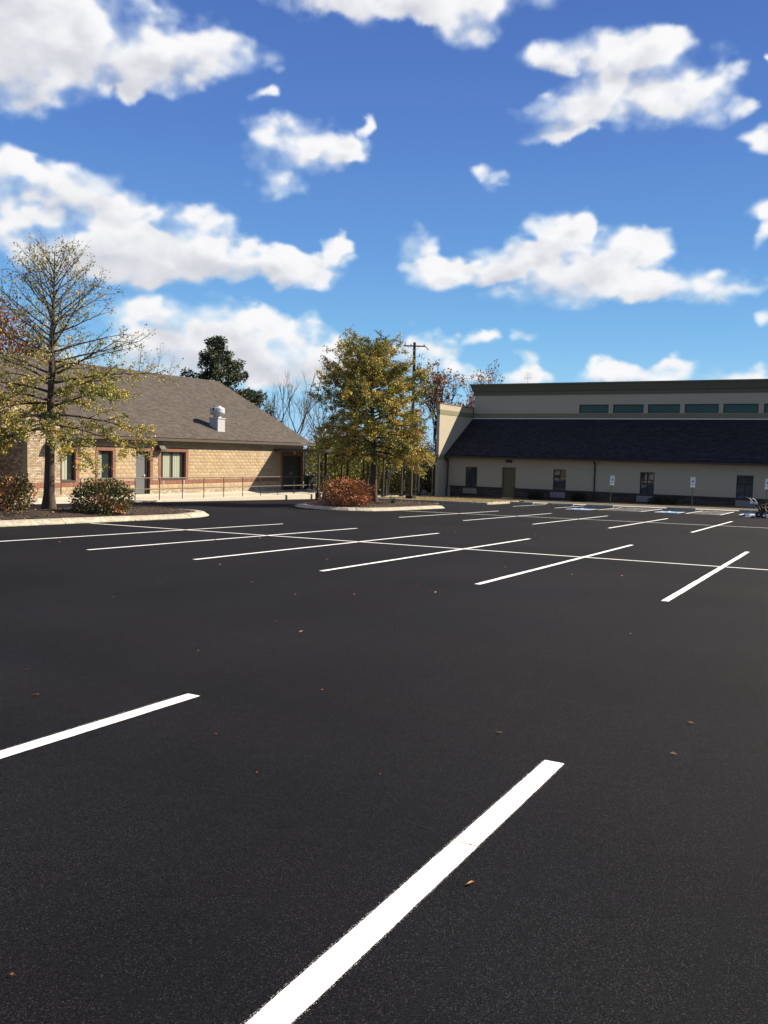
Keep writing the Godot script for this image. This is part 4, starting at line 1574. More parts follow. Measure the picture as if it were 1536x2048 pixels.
func oak(o: Dictionary) -> void:
	var base: Vector3 = o.base
	var t := thing(o.name, o.label, "tree", base, o.get("group", ""))
	var h: float = o.h
	var tb := MB.new()
	var trunk := curve(base - Vector3(0, 0.1, 0), Vector3(0.01, 1, 0.0), h, 14, Vector3.ZERO, 0.018)
	var tr := PackedFloat32Array()
	for i in 15:
		tr.append(maxf(0.012, o.r * (1.55 if i == 0 else 1.0) * pow(1.0 - i / 14.4, 0.85)))
	tr[0] = o.r * 1.45
	tb.tube(trunk, tr, 10)
	# a flare where the trunk meets the ground
	part("trunk", tb, M.bark, t)
	var bb := MB.new()
	var lb := MB.new()
	var noise := FastNoiseLite.new()
	noise.seed = o.seed
	noise.frequency = 0.55
	noise.fractal_octaves = 3
	var nl: int = o.limbs
	for i in nl:
		var q := (i + rng.randf()) / nl
		var y: float = lerpf(o.low, h * 0.97, pow(q, 0.92))
		var s: float = clampf((y - o.low) / (h - o.low), 0.0, 1.0)
		var az := i * 2.39996 + rng.randf_range(-0.4, 0.4)
		var len_: float = o.prof.call(s) * rng.randf_range(0.78, 1.12)
		var el: float = o.lift.call(s) + rng.randf_range(-0.12, 0.12)
		var dir := Vector3(cos(az) * cos(el), sin(el), sin(az) * cos(el))
		var skew: Vector3 = o.get("skew", Vector3.ZERO)
		len_ *= 1.0 + dir.dot(skew)
		var p0 := pt_on(trunk, (y + 0.1) / h)
		var rad: float = maxf(0.010, o.r * 0.34 * (1.0 - s * 0.75))
		var limb := curve(p0, dir, len_, 7, Vector3(0, o.bend.call(s), 0), 0.07)
		bb.tube(limb, taper(rad, 0.006, 8, 0.8), 5, false)
		var ns := maxi(3, int(len_ * o.sec))
		for j in ns:
			var tt := lerpf(0.18, 1.0, (j + rng.randf()) / ns)
			var sp := pt_on(limb, tt)
			var sd := (limb[7] - limb[0]).normalized()
			var sidev := sd.cross(Vector3.UP).normalized() * (1 if j % 2 else -1)
			var d2 := (sd * 0.8 + sidev * rng.randf_range(0.3, 1.0) + Vector3(0, rng.randf_range(-0.55, 0.75), 0)).normalized()
			var l2 := len_ * rng.randf_range(0.14, 0.34) * (1.15 - 0.5 * tt) + 0.15
			var sec := curve(sp, d2, l2, 4, Vector3(0, o.bend.call(s) * 0.6, 0), 0.12)
			bb.tube(sec, taper(maxf(0.006, rad * 0.28), 0.003, 5), 3, false)
			for k in o.twigs:
				var tp := pt_on(sec, rng.randf_range(0.25, 1.0))
				var td := (d2 + rdir() * 0.9).normalized()
				var tl := rng.randf_range(0.15, 0.42)
				var tw := curve(tp, td, tl, 2, Vector3(0, -0.2, 0), 0.15)
				bb.tube(tw, PackedFloat32Array([0.0035, 0.0025, 0.0015]), 3, false)
				var den: float = o.leaf.call(s, tw[2] - base)
				var cnt := int(den) + (1 if rng.randf() < den - int(den) else 0)
				for m in cnt:
					var lp := pt_on(tw, rng.randf()) + rdir() * rng.randf_range(0.0, 0.12)
					var pn: float = noise.get_noise_3dv(lp - base) * 0.9 + 0.5 + rng.randf_range(-0.22, 0.22) + o.hue.call(s, lp - base)
					var g := rng.randf_range(0.7, 1.3)
					lb.col = pick(o.cols, pn) * g
					add_leaf(lb, lp, rng.randf_range(0.7, 1.25) * o.size)
	part("branches", bb, M.bark, t)
	part("crown", lb, M.leaf, t)

func bare_branch(b: MB, tips: PackedVector3Array, p: Vector3, d: Vector3, l: float, r: float, depth: int, spread: float) -> void:
	var n := 4
	var c := curve(p, d, l, n, Vector3(0, 0.25, 0), 0.10)
	var r1 := r * 0.74
	b.tube(c, taper(r, r1, n + 1), 5 if r > 0.03 else 3, false)
	if depth == 0:
		tips.append(c[n])
		return
	var dd := (c[n] - c[n - 1]).normalized()
	var kids := 2 if rng.randf() < 0.55 else 3
	for k in kids:
		var q := dd.cross(rdir()).normalized()
		bare_branch(b, tips, c[n], (dd + q * spread * rng.randf_range(0.5, 1.1)).normalized(), l * rng.randf_range(0.62, 0.86), r1 * rng.randf_range(0.72, 0.95), depth - 1, spread)
	if depth > 1:
		var q2 := dd.cross(rdir()).normalized()
		bare_branch(b, tips, c[2], (dd + q2 * spread * 1.3).normalized(), l * 0.6, r * 0.4, depth - 2, spread)

func bare_tree(called: String, label: String, base: Vector3, h: float, r: float, depth: int, spread: float, m: Material, leaves := 0, cols: Array = [], lean := Vector3.ZERO, size := 0.12) -> void:
	var t := thing(called, label, "tree", base)
	var b := MB.new()
	var tips := PackedVector3Array()
	var d := (Vector3.UP + lean).normalized()
	var c := curve(base - Vector3(0, 0.1, 0), d, h * 0.3, 5, Vector3.ZERO, 0.03)
	b.tube(c, taper(r * 1.3, r * 0.8, 6), 8)
	part("trunk", b, m, t)
	b = MB.new()
	for k in 3:
		var a := TAU * k / 3.0 + rng.randf()
		bare_branch(b, tips, c[5 - k % 2], (d + Vector3(cos(a), 0, sin(a)) * spread * 0.7).normalized(), h * rng.randf_range(0.20, 0.26), r * 0.55, depth, spread)
	part("branches", b, m, t)
	if leaves > 0:
		var lb := MB.new()
		for k in leaves:
			var p := tips[rng.randi() % tips.size()] + rdir() * rng.randf() * 0.55
			lb.col = pick(cols, rng.randf()) * rng.randf_range(0.7, 1.25)
			add_leaf(lb, p, size * rng.randf_range(0.7, 1.3))
		part("crown", lb, M.leaf, t)

func bush(called: String, label: String, category: String, base: Vector3, rx: float, ry: float, count: int, size: float, cols: Array, hue: Callable, group := "", m: Material = null, rz := 0.0) -> Node3D:
	var t := thing(called, label, category, base, group)
	var noise := FastNoiseLite.new()
	noise.seed = rng.randi() % 1000
	noise.frequency = 0.9
	noise.fractal_octaves = 3
	if rz == 0.0:
		rz = rx
	var b := MB.new()
	for k in 26:
		var d := rdir()
		d.y = absf(d.y) + 0.5
		var e := Vector3(d.x * rx * 0.75, d.y * ry * 0.75, d.z * rz * 0.75)
		b.tube(PackedVector3Array([base + Vector3(d.x * 0.08, -0.04, d.z * 0.08), base + e * 0.5 + rdir() * 0.05, base + e]), PackedFloat32Array([0.022, 0.014, 0.006]), 4, false)
	part("stems", b, M.bark, t)
	b = MB.new()
	var mid := ry * 0.46
	for k in count:
		var d := rdir()
		var lump := 1.0 + 0.30 * noise.get_noise_3d(d.x * 1.6, d.y * 1.6, d.z * 1.6) + 0.22 * noise.get_noise_3d(d.x * 5, d.y * 5, d.z * 5)
		var q := pow(rng.randf(), 0.30) * lump + rng.randf_range(-0.02, 0.06)
		# squarer than an ellipsoid, as a clipped shrub is
		var e := Vector3(signf(d.x) * pow(absf(d.x), 0.85), signf(d.y) * pow(absf(d.y), 0.8), signf(d.z) * pow(absf(d.z), 0.85))
		var p := base + Vector3(e.x * rx * q, mid + e.y * (ry - mid) * q, e.z * rz * q)
		if p.y < base.y + 0.03:
			p.y = base.y + rng.randf_range(0.03, 0.16)
		var pn: float = noise.get_noise_3d(p.x * 1.3, p.y * 1.3, p.z * 1.3) * 0.9 + 0.45 + rng.randf_range(-0.28, 0.28) + hue.call((p - base) / ry)
		b.col = pick(cols, pn) * rng.randf_range(0.65, 1.35)
		var a := (d + rdir() * 0.8 + Vector3(0, 0.3, 0)).normalized()
		b.leaf(p, a, a.cross(rdir()).normalized(), size * rng.randf_range(0.7, 1.25), size * 0.33)
	part("leaves", b, M.shrub if m == null else m, t)
	return t

func pine(base: Vector3) -> void:
	var t := thing("pine_tree", "tall dark green pine standing behind the brown gable roof", "tree", base)
	var right := Vector3(0.875, 0, -0.483)
	var fwd := Vector3(-0.483, 0, -0.875)
	var b := MB.new()
	var h := 12.5
	var trunk := curve(base, Vector3(0.03, 1, 0), h, 12, Vector3(-0.06, 0, 0), 0.02)
	b.tube(trunk, taper(0.22, 0.02, 13), 8)
	part("trunk", b, M.bark, t)
	var bb := MB.new()
	var lb := MB.new()
	for i in 58:
		var q := (i + rng.randf()) / 58.0
		var y := lerpf(3.2, h * 0.985, q)
		var az := i * 2.39996 + rng.randf_range(-0.3, 0.3)
		var out := (4.7 * pow(1.0 - pow(q, 2.1), 0.85) + 0.35) * rng.randf_range(0.42, 1.08)
		var dir := right * cos(az) + fwd * sin(az)
		if cos(az) > 0.0:
			out *= 1.0 + 0.22 * cos(az) * (1.0 - q)
		else:
			out *= 0.80
		var p0 := pt_on(trunk, y / h)
		var limb := curve(p0, (dir + Vector3(0, 0.15, 0)).normalized(), out, 5, Vector3(0, 0.35, 0), 0.10)
		bb.tube(limb, taper(0.05 * (1.1 - q), 0.012, 6), 5, false)
		var clumps := 2 + int(out * 2.1)
		for k in clumps:
			var c := pt_on(limb, lerpf(0.35, 1.0, (k + rng.randf()) / clumps)) + rdir() * 0.28
			var r := rng.randf_range(0.26, 0.50) * (1.1 - 0.35 * q)
			var tone := rng.randf_range(0.75, 1.25)
			for m in 60:
				var d := rdir()
				d.y = d.y * 0.75 + 0.12
				var p := c + d * r * pow(rng.randf(), 0.4)
				lb.col = Color(0.045, 0.060, 0.026) * tone * rng.randf_range(0.7, 1.3)
				if rng.randf() < 0.14:
					lb.col = Color(0.075, 0.072, 0.026) * tone
				var a := (d + rdir() * 0.5).normalized()
				lb.leaf(p, a, a.cross(rdir()).normalized(), rng.randf_range(0.16, 0.3), 0.055)
	part("branches", bb, M.bark, t)
	part("crown", lb, M.needle, t)

func make_trees() -> void:
	var green := Color(0.16, 0.17, 0.045)
	var dgreen := Color(0.085, 0.10, 0.030)
	var yellow := Color(0.46, 0.37, 0.085)
	var gold := Color(0.48, 0.34, 0.065)
	var brown := Color(0.20, 0.095, 0.040)
	var olive := Color(0.32, 0.29, 0.085)
	var z1 := -19.0
	var x1 := -23.04
	oak({"name": "oak_tree", "label": "thinly leaved young oak with bare conical top in the long mulch bed", "base": gp(x1, z1, 0.25), "h": 8.25, "r": 0.185, "low": 2.55, "limbs": 72, "sec": 4.2, "twigs": 6, "seed": 5, "size": 0.064,
		"prof": func(s): return 3.45 * pow(1.0 - s, 0.66) * (0.86 + 0.14 * minf(1.0, s * 6.0)) + 0.25,
		"lift": func(s): return lerpf(-0.05, 0.95, pow(s, 0.75)),
		"bend": func(s): return lerpf(-0.55, 0.10, minf(1.0, s * 2.2)),
		"leaf": func(s, p): return 21.0 if p.y < 4.1 else lerpf(12.0, 2.4, clampf((p.y - 4.1) / 1.2, 0.0, 1.0)),
		"hue": func(s, p): return 0.08,
		"cols": [dgreen, green, green, olive, olive, yellow, gold]})
	oak({"name": "oak_tree", "label": "full round oak turning green to gold behind the rust red shrub", "base": gp(-21.86, -38.44, 0.25), "h": 7.75, "r": 0.20, "low": 2.6, "limbs": 104, "sec": 4.0, "twigs": 7, "seed": 15, "size": 0.085,
		"prof": func(s): return 2.70 * pow(maxf(0.0, 1.0 - pow(s, 2.4)), 0.55) * (0.80 + 0.20 * minf(1.0, s * 5.0)) + 0.25,
		"lift": func(s): return lerpf(-0.02, 0.85, pow(s, 0.9)),
		"bend": func(s): return lerpf(-0.5, 0.05, minf(1.0, s * 2.0)),
		"leaf": func(s, p): return 17.0 if p.y < 7.2 else 9.0,
		"hue": func(s, p): return 0.17,
		"skew": Vector3(0.02, 0, 0.04),
		"cols": [dgreen, dgreen, green, green, olive, olive, yellow, gold]})
	# brown-leaved tree between the gold oak and the covered walk
	bare_tree("brown_tree", "small brown-leaved tree beside the covered walkway in front of the cream end wall", gp(-27.3, -53.2, 0.1), 5.7, 0.09, 4, 0.58, M.bark, 4800, [brown, Color(0.26, 0.13, 0.05), Color(0.30, 0.19, 0.06), brown], Vector3(-0.02, 0, 0.0), 0.13)
	# background
	pine(Vector3(-45.8, -1.9, -54.6))
	bare_tree("bare_tree", "slim bare grey tree rising just right of the pine", Vector3(-45.5, -2.1, -61.5), 9.6, 0.12, 4, 0.34, M.bark_pale)
	bare_tree("bare_tree", "spreading leafless tree with curved dark limbs left of the gold oak", Vector3(-43.4, -2.1, -62.3), 10.3, 0.17, 5, 0.52, M.bark)
	bare_tree("bare_tree", "thin leafless tree with fine upright twigs right behind the roof's sloping end", Vector3(-39.5, -2.0, -60.5), 8.0, 0.12, 5, 0.46, M.bark_pale)
	bare_tree("autumn_tree", "tall tree with sparse red-brown leaves beside the utility pole", gp(-37.5, -79.0), 12.4, 0.28, 5, 0.42, M.bark_pale, 2100, [Color(0.24, 0.09, 0.05), Color(0.28, 0.14, 0.07), brown], Vector3.ZERO, 0.24)
	bare_tree("autumn_tree", "pale twiggy tree with few rusty leaves behind the cornice's end", gp(-35.2, -84.0), 11.6, 0.24, 5, 0.32, M.bark_pale, 900, [Color(0.26, 0.11, 0.07), brown], Vector3.ZERO, 0.2)
	bush("red_tree", "dark red leafy tree top showing over the cream end wall", "tree", gp(-33.4, -80.0), 2.2, 10.0, 6000, 0.22, [Color(0.22, 0.035, 0.03), Color(0.16, 0.03, 0.03), Color(0.30, 0.08, 0.05)], func(p): return 0.0, "", M.leaf)
	bush("red_tree", "red-brown round tree beyond the thinly leaved oak", "tree", Vector3(-79.5, -3.0, -59.0), 4.6, 19.0, 12000, 0.36, [Color(0.20, 0.05, 0.025), Color(0.15, 0.06, 0.03), Color(0.24, 0.09, 0.04)], func(p): return 0.0, "", M.leaf)
	# undergrowth behind the covered walk
	var yg := Color(0.21, 0.22, 0.045)
	var mg := Color(0.10, 0.13, 0.030)
	var dk := Color(0.045, 0.055, 0.018)
	var und := [["tall yellow-green thicket shrub past the end of the gable roof", -39.6, -62.0, 2.2, 4.6, [mg, yg, yg, Color(0.3, 0.2, 0.05)]],
		["bright green feathery shrub behind the first canopy posts", -38.3, -65.0, 2.3, 4.2, [mg, yg, mg]],
		["olive shrub with orange tints between bare tree and gold oak", -43.5, -70.0, 3.0, 6.3, [Color(0.14, 0.10, 0.03), yg, Color(0.30, 0.13, 0.04)]],
		["broad yellowish shrub behind the gold oak's trunk", -37.6, -69.5, 2.6, 4.3, [mg, yg, olive]],
		["dull brown-green shrub behind the leaning pale tree", -38.0, -76.0, 2.8, 4.6, [Color(0.12, 0.085, 0.04), mg, brown]],
		["dark low evergreen shrub at the back of the lawn", -36.6, -78.0, 2.2, 2.4, [dk, dk, mg]],
		["dark evergreen shrub low behind the last canopy posts", -34.5, -80.0, 2.3, 2.6, [dk, mg, dk]],
		["fresh green shrub seen through the last canopy posts", -32.9, -74.5, 1.4, 2.6, [mg, Color(0.10, 0.17, 0.03), mg]],
		["tall russet thicket behind the grey poles", -36.0, -86.0, 3.2, 7.6, [brown, Color(0.17, 0.10, 0.05), Color(0.24, 0.10, 0.045)]],
		["russet and grey thicket far behind the bare trees", -50.0, -82.0, 5.0, 7.4, [Color(0.14, 0.08, 0.05), Color(0.20, 0.09, 0.06), Color(0.12, 0.09, 0.05)]],
		["dark thicket closing the gap below the gold oak's crown", -42.5, -80.0, 4.0, 5.6, [Color(0.09, 0.075, 0.03), mg, olive]]]
	for u in und:
		var rx: float = u[3]
		bush("thicket_shrub", u[0], "shrub", gp(u[1], u[2], 0.1), rx, u[4], int(3200 + 700 * rx), 0.20, u[5], func(p): return 0.0, "undergrowth behind the covered walkway", M.leaf)
	bare_tree("leaning_tree", "small leaning tree with pale grey bark on the lawn's far side", gp(-32.7, -59.8, 0.1), 5.2, 0.055, 3, 0.45, M.bark_white, 0, [], Vector3(0.10, 0, -0.06))
	bare_tree("distant_tree", "small reddish twiggy tree top over the roof ridge", Vector3(-66.0, -3.0, -66.0), 13.9, 0.10, 4, 0.30, M.bark_pale, 160, [brown, Color(0.22, 0.10, 0.07)], Vector3.ZERO, 0.2)
	bush("distant_evergreen", "dark evergreen tip peeking over the brown roof ridge", "tree", Vector3(-64.0, -3.0, -52.0), 1.5, 14.2, 3600, 0.24, [dk, Color(0.03, 0.04, 0.016), dk], func(p): return 0.0, "", M.needle)
	# clipped shrubs in the beds
	var rust := [Color(0.045, 0.062, 0.020), Color(0.060, 0.080, 0.024), Color(0.13, 0.10, 0.045), Color(0.34, 0.15, 0.075), Color(0.42, 0.19, 0.10)]
	bush("clipped_shrub", "mixed green and coppery shrub cut by the frame near the brick porch", "shrub", gp(-22.9, -17.2, 0.2), 0.84, 1.12, 5600, 0.075, rust, func(p): return 0.06)
	bush("clipped_shrub", "round green shrub with coppery top right of the thin oak's trunk", "shrub", gp(-21.15, -19.55, 0.17), 0.86, 1.06, 6200, 0.075, rust, func(p): return -0.16)
	bush("clipped_shrub", "wide rust red shrub at the foot of the gold oak", "shrub", gp(-20.9, -34.2, 0.2), 1.16, 1.20, 6500, 0.085, [Color(0.07, 0.06, 0.025), Color(0.19, 0.08, 0.04), Color(0.34, 0.12, 0.050), Color(0.42, 0.18, 0.075)], func(p): return 0.08)
	# spiky plant beside the gold oak
	var y := thing("yucca_plant", "low spiky dark yucca in the mulch right of the gold oak", "plant", gp(-20.75, -38.5, 0.22))
	var b := MB.new()
	for k in 34:
		var a := k * 2.39996
		var e := rng.randf_range(0.15, 1.2)
		var d := Vector3(cos(a) * cos(e), sin(e), sin(a) * cos(e))
		b.col = Color(0.05, 0.055, 0.028) * rng.randf_range(0.7, 1.3)
		b.leaf(gp(-20.75, -38.5, 0.22), d, d.cross(Vector3.UP).normalized(), rng.randf_range(0.4, 0.62), 0.028)
	part("leaves", b, M.needle, y)
	# dark shrubs against the stucco building
	for q in [[-20.9, 0.55, 0.6, "low dark shrub under the stucco wall beside the second window"], [-17.6, 0.6, 0.65, "dark shrub at the foot of the stucco wall beside the downspout"], [-11.6, 0.95, 0.5, "broad dark spreading shrub under the third window's right side"]]:
		bush("foundation_shrub", q[3], "shrub", gp(q[0] * 1.01, -61.9, 0.12), q[1], q[2], 1500, 0.10, [Color(0.022, 0.030, 0.014), Color(0.03, 0.035, 0.016)], func(p): return 0.0, "shrubs along the stucco wall", M.needle)

# ---------------------------------------------------------------- small things
func make_small_things() -> void:
	var b := MB.new()
	# wheel stops
	var stops := [[-19.35, -53.9, "concrete wheel stop in the stall beside the lawn's kerb corner"], [-16.55, -53.6, "concrete wheel stop in the plain stall next to the first blue symbol"], [-14.05, -53.8, "concrete wheel stop behind the blue symbol between plain stall and wide hatched aisle"], [-9.25, -54.7, "concrete wheel stop behind the blue symbol between the two hatched aisles"], [-5.1, -55.0, "concrete wheel stop behind the blue symbol by the striping machine"]]
	for s in stops:
		var at := gp(s[0], s[1])
		var t := thing("wheel_stop", s[2], "wheel stop", at, "wheel stops along the stucco building's kerb")
		b = MB.new()
		var pr := [Vector2(-0.085, 0.0), Vector2(-0.075, 0.10), Vector2(-0.05, 0.135), Vector2(0.05, 0.135), Vector2(0.075, 0.10), Vector2(0.085, 0.0)]
		var ends := [-0.86, 0.86]
		b.col = Color(0.46, 0.43, 0.36)
		for i in pr.size() - 1:
			b.quad(gp(s[0] + ends[0], s[1] - pr[i].x, pr[i].y), gp(s[0] + ends[0], s[1] - pr[i + 1].x, pr[i + 1].y), gp(s[0] + ends[1], s[1] - pr[i + 1].x, pr[i + 1].y), gp(s[0] + ends[1], s[1] - pr[i].x, pr[i].y))
		for e in ends:
			for i in range(1, pr.size() - 1):
				b.tri(gp(s[0] + e, s[1] - pr[0].x, pr[0].y), gp(s[0] + e, s[1] - pr[i].x, pr[i].y), gp(s[0] + e, s[1] - pr[i + 1].x, pr[i + 1].y))
		part("body", b, M.kerb, t)
		b = MB.new()
		for e in [-0.6, 0.6]:
			b.rod(gp(s[0] + e, s[1], 0.10), gp(s[0] + e, s[1], 0.142), 0.012, 6)
		part("anchor_pins", b, M.steel, t)
	# accessible parking signs
	for s in [[-14.35, -57.5, 0.065, "accessible parking sign on leaning post behind the wide hatched aisle"], [-9.08, -57.5, 0.0, "accessible parking sign on upright post between second and third blue symbols"], [-4.75, -57.5, 0.05, "accessible parking sign behind the striping machine"]]:
		var foot := gp(s[0], s[1], 0.1)
		var t := thing("parking_sign", s[3], "sign", foot, "accessible parking signs")
		var f := Transform3D(Basis(Vector3(0, 0, 1), -s[2]), foot)
		b = MB.new()
		b.fbox(f, Vector3(-0.022, -0.1, -0.012), Vector3(0.022, 1.98, 0.012))
		part("post", b, M.post_green, t)
		b = MB.new()
		b.fbox(f, Vector3(-0.155, 1.50, 0.013), Vector3(0.155, 1.96, 0.016))
		var p := part("sign_panel", b, M.sign, t)
		b = MB.new()
		for e in [[-0.148, -0.14, 1.507, 1.953], [0.14, 0.148, 1.507, 1.953], [-0.14, 0.14, 1.507, 1.515], [-0.14, 0.14, 1.945, 1.953]]:
			b.fbox(f, Vector3(e[0], e[2], 0.016), Vector3(e[1], e[3], 0.0175))
		part("border", b, M.sign_green, p)
		b = MB.new()
		b.fbox(f, Vector3(-0.075, 1.60, 0.016), Vector3(0.075, 1.75, 0.018))
		part("blue_field", b, M.sign_blue, p)
		access_symbol(f * Transform3D(Basis.IDENTITY, Vector3(-0.005, 1.675, 0.019)), 0.125, M.white, p, "access_symbol")
		lettering("RESERVED", f * Transform3D(Basis.IDENTITY, Vector3(0, 1.885, 0.0165)), 0.045, M.sign_green, p)
		lettering("PARKING", f * Transform3D(Basis.IDENTITY, Vector3(0, 1.815, 0.0165)), 0.045, M.sign_green, p)
		b = MB.new()
		b.fbox(f, Vector3(-0.155, 1.30, 0.013), Vector3(0.155, 1.455, 0.016))
		p = part("lower_panel", b, M.sign, t)
		lettering("VAN ACCESSIBLE", f * Transform3D(Basis.IDENTITY, Vector3(0, 1.36, 0.0165)), 0.032, M.sign_green, p)
	utility_pole()
	# dark post on a block base at the lawn
	var lp := gp(-26.7, -52.1, 0.1)
	var t2 := thing("steel_post", "dark square post on a black block base on the lawn", "post", lp)
	b = MB.new()
	b.box(lp + Vector3(-0.09, 0.0, -0.09), lp + Vector3(0.09, 3.3, 0.09))
	part("post", b, M.post, t2)
	b = MB.new()
	b.box(lp + Vector3(-0.26, -0.12, -0.26), lp + Vector3(0.26, 0.22, 0.26))
	part("base", b, M.black, t2)
	for q in [[-31.75, -62.9, 3.9, "slim pale pole showing through the gold oak's right edge"], [-30.65, -63.7, 4.4, "slim pale pole close against the cream end wall"]]:
		var at := gp(q[0], q[1], 0.1)
		var t := thing("slim_pole", q[3], "pole", at)
		b = MB.new()
		b.rod(at, Vector3(at.x, q[2], at.z), 0.04, 8)
		part("shaft", b, M.grey_pole, t)
		b = MB.new()
		b.lathe(Vector3(at.x, q[2], at.z), [[0.04, 0.0], [0.06, 0.04], [0.04, 0.09], [0.004, 0.10]], 8)
		part("cap", b, M.grey_pole, t)
	# guy guard
	var gg := thing("guy_wire_guard", "yellow guy wire guard slanting up behind the gold oak's trunk", "guard", gp(-34.3, -61.0, 0.1))
	b = MB.new()
	b.rod(Vector3(-34.4, -1.7, -60.95), Vector3(-33.9, 1.15, -61.25), 0.035, 8)
	part("sleeve", b, M.yellow, gg)
	b = MB.new()
	b.rod(Vector3(-33.9, 1.15, -61.25), Vector3(-33.0, 6.3, -61.8), 0.006, 4)
	part("wire", b, M.bronze, gg)
	# waste cart
	var wc := thing("waste_cart", "black wheeled waste cart at the block building's far corner", "cart", Vector3(-33.35, -1.15, -49.5))
	b = MB.new()
	var o := Vector3(-33.35, -1.15, -49.5)
	var lo := [Vector3(-0.22, 0.08, 0.24), Vector3(0.22, 0.08, 0.24), Vector3(0.22, 0.08, -0.24), Vector3(-0.22, 0.08, -0.24)]
	var hi := [Vector3(-0.29, 0.98, 0.32), Vector3(0.29, 0.98, 0.32), Vector3(0.29, 0.98, -0.32), Vector3(-0.29, 0.98, -0.32)]
	for i in 4:
		var j := (i + 1) % 4
		b.quad(o + lo[i], o + lo[j], o + hi[j], o + hi[i])
	b.quad(o + hi[0], o + hi[1], o + hi[2], o + hi[3])
	part("bin", b, M.plastic, wc)
	b = MB.new()
	b.box(o + Vector3(-0.32, 0.985, -0.36), o + Vector3(0.32, 1.06, 0.36))
	part("lid", b, M.plastic, wc)
	b = MB.new()
	for e in [-0.25, 0.25]:
		b.rod(o + Vector3(-0.24, 0.11, e - 0.03), o + Vector3(-0.24, 0.11, e + 0.03), 0.11, 12)
	part("wheels", b, M.tyre, wc)
	# small white box beside the covered walk
	var wb := thing("utility_box", "small white utility box low beside the covered walkway", "box", gp(-33.2, -54.4, 0.1))
	b = MB.new()
	var wo := gp(-33.2, -54.4, 0.1)
	b.box(wo + Vector3(-0.2, 0.25, -0.1), wo + Vector3(0.2, 0.65, 0.1))
	part("cabinet", b, M.white, wb)
	b = MB.new()
	b.rod(wo + Vector3(-0.1, -0.1, 0), wo + Vector3(-0.1, 0.25, 0), 0.02, 6)
	b.rod(wo + Vector3(0.1, -0.1, 0), wo + Vector3(0.1, 0.25, 0), 0.02, 6)
	part("legs", b, M.grey_pole, wb)
	# pale stones near the end of the covered walk
	for k in 7:
		var at := gp(-31.9 + rng.randf_range(-0.7, 0.9), -66.0 + rng.randf_range(-0.8, 0.8), 0.12)
		stone(at, rng.randf_range(0.16, 0.34), "pale rough stone in the heap past the covered walkway", "stones heaped past the covered walkway")
	striping_machine()
	# leaves lying on the asphalt
	var kinds := [Color(0.42, 0.20, 0.07), Color(0.30, 0.13, 0.05), Color(0.50, 0.34, 0.15), Color(0.36, 0.12, 0.05)]
	var spots := [[-1.23, -3.01, 0.062], [-0.84, -5.12, 0.069], [-0.86, -5.86, 0.069], [-1.86, -4.94, 0.062], [-2.13, -3.89, 0.027], [-2.69, -3.55, 0.027], [-4.80, -7.03, 0.088], [-3.36, -5.21, 0.031], [-4.92, -3.95, 0.075], [-5.62, -4.42, 0.050], [-4.17, -7.86, 0.056], [-5.37, -7.37, 0.056], [-1.97, -9.01, 0.050], [-8.01, -7.58, 0.062], [-5.01, -5.73, 0.050], [-4.99, -10.58, 0.088], [-5.58, -11.19, 0.062], [-5.77, -9.69, 0.062], [-3.27, -11.92, 0.075], [-3.36, -14.52, 0.088], [-8.58, -13.39, 0.100], [-9.47, -11.37, 0.075], [-10.96, -10.66, 0.088], [-2.77, -19.62, 0.088], [-2.58, -20.12, 0.075], [-4.12, -14.14, 0.075], [-5.09, -10.63, 0.062], [-3.31, -3.95, 0.037], [-2.22, -1.69, 0.037], [-10.10, -22.62, 0.100], [-8.06, -23.76, 0.088], [-6.38, -27.02, 0.100], [-4.86, -29.19, 0.100], [-7.48, -22.70, 0.088], [-13.08, -15.51, 0.088], [-12.65, -16.67, 0.088], [-14.86, -12.54, 0.088], [-5.17, -34.31, 0.100], [-6.58, -39.36, 0.112], [-16.72, -27.63, 0.100], [-19.87, -27.47, 0.112], [-20.24, -19.62, 0.100], [-19.80, -19.30, 0.112], [-19.56, -19.17, 0.100], [-19.90, -19.63, 0.112], [-19.66, -19.50, 0.100], [-20.01, -19.95, 0.112], [-20.33, -19.99, 0.100], [-20.18, -20.21, 0.100], [-20.44, -15.88, 0.088], [-19.69, -18.99, 0.088], [-6.38, -9.19, 0.050], [-5.46, -14.49, 0.075], [-8.60, -9.01, 0.062], [-7.60, -9.85, 0.062]]
	for s in spots:
		fallen_leaf(gp(s[0], s[1], 0.006), s[2] * 0.58, kinds[rng.randi() % 4])

func lettering(text: String, f: Transform3D, height: float, m: Material, parent: Node3D) -> void:
	var t := TextMesh.new()
	var sf := SystemFont.new()
	sf.font_names = PackedStringArray(["Droid Sans"])
	t.font = sf
	t.text = text
	t.font_size = 32
	t.pixel_size = height / 24.0
	t.depth = 0.001
	t.material = m
	var o := MeshInstance3D.new()
	o.name = "lettering"
	o.mesh = t
	parent.add_child(o, true)
	o.transform = Transform3D(f.basis, f.origin - origin_of(parent))

func stone(at: Vector3, r: float, label: String, group: String) -> void:
	var t := thing("stone", label, "stone", at, group)
	var b := MB.new()
	var n := FastNoiseLite.new()
	n.seed = rng.randi() % 999
	n.frequency = 1.1
	var grid := []
	for i in 6:
		for j in 9:
			var th := PI * i / 5.0
			var ph := TAU * (j % 8) / 8.0
			var d := Vector3(sin(th) * cos(ph), cos(th), sin(th) * sin(ph))
			grid.append(at + Vector3(0, r * 0.45, 0) + d * Vector3(r, r * 0.7, r * 0.85) * (1.0 + 0.45 * n.get_noise_3dv(d)))
	for i in 5:
		for j in 8:
			b.quad(grid[(i + 1) * 9 + j + 1], grid[(i + 1) * 9 + j], grid[i * 9 + j], grid[i * 9 + j + 1])
	part("rock", b, M.stone, t)

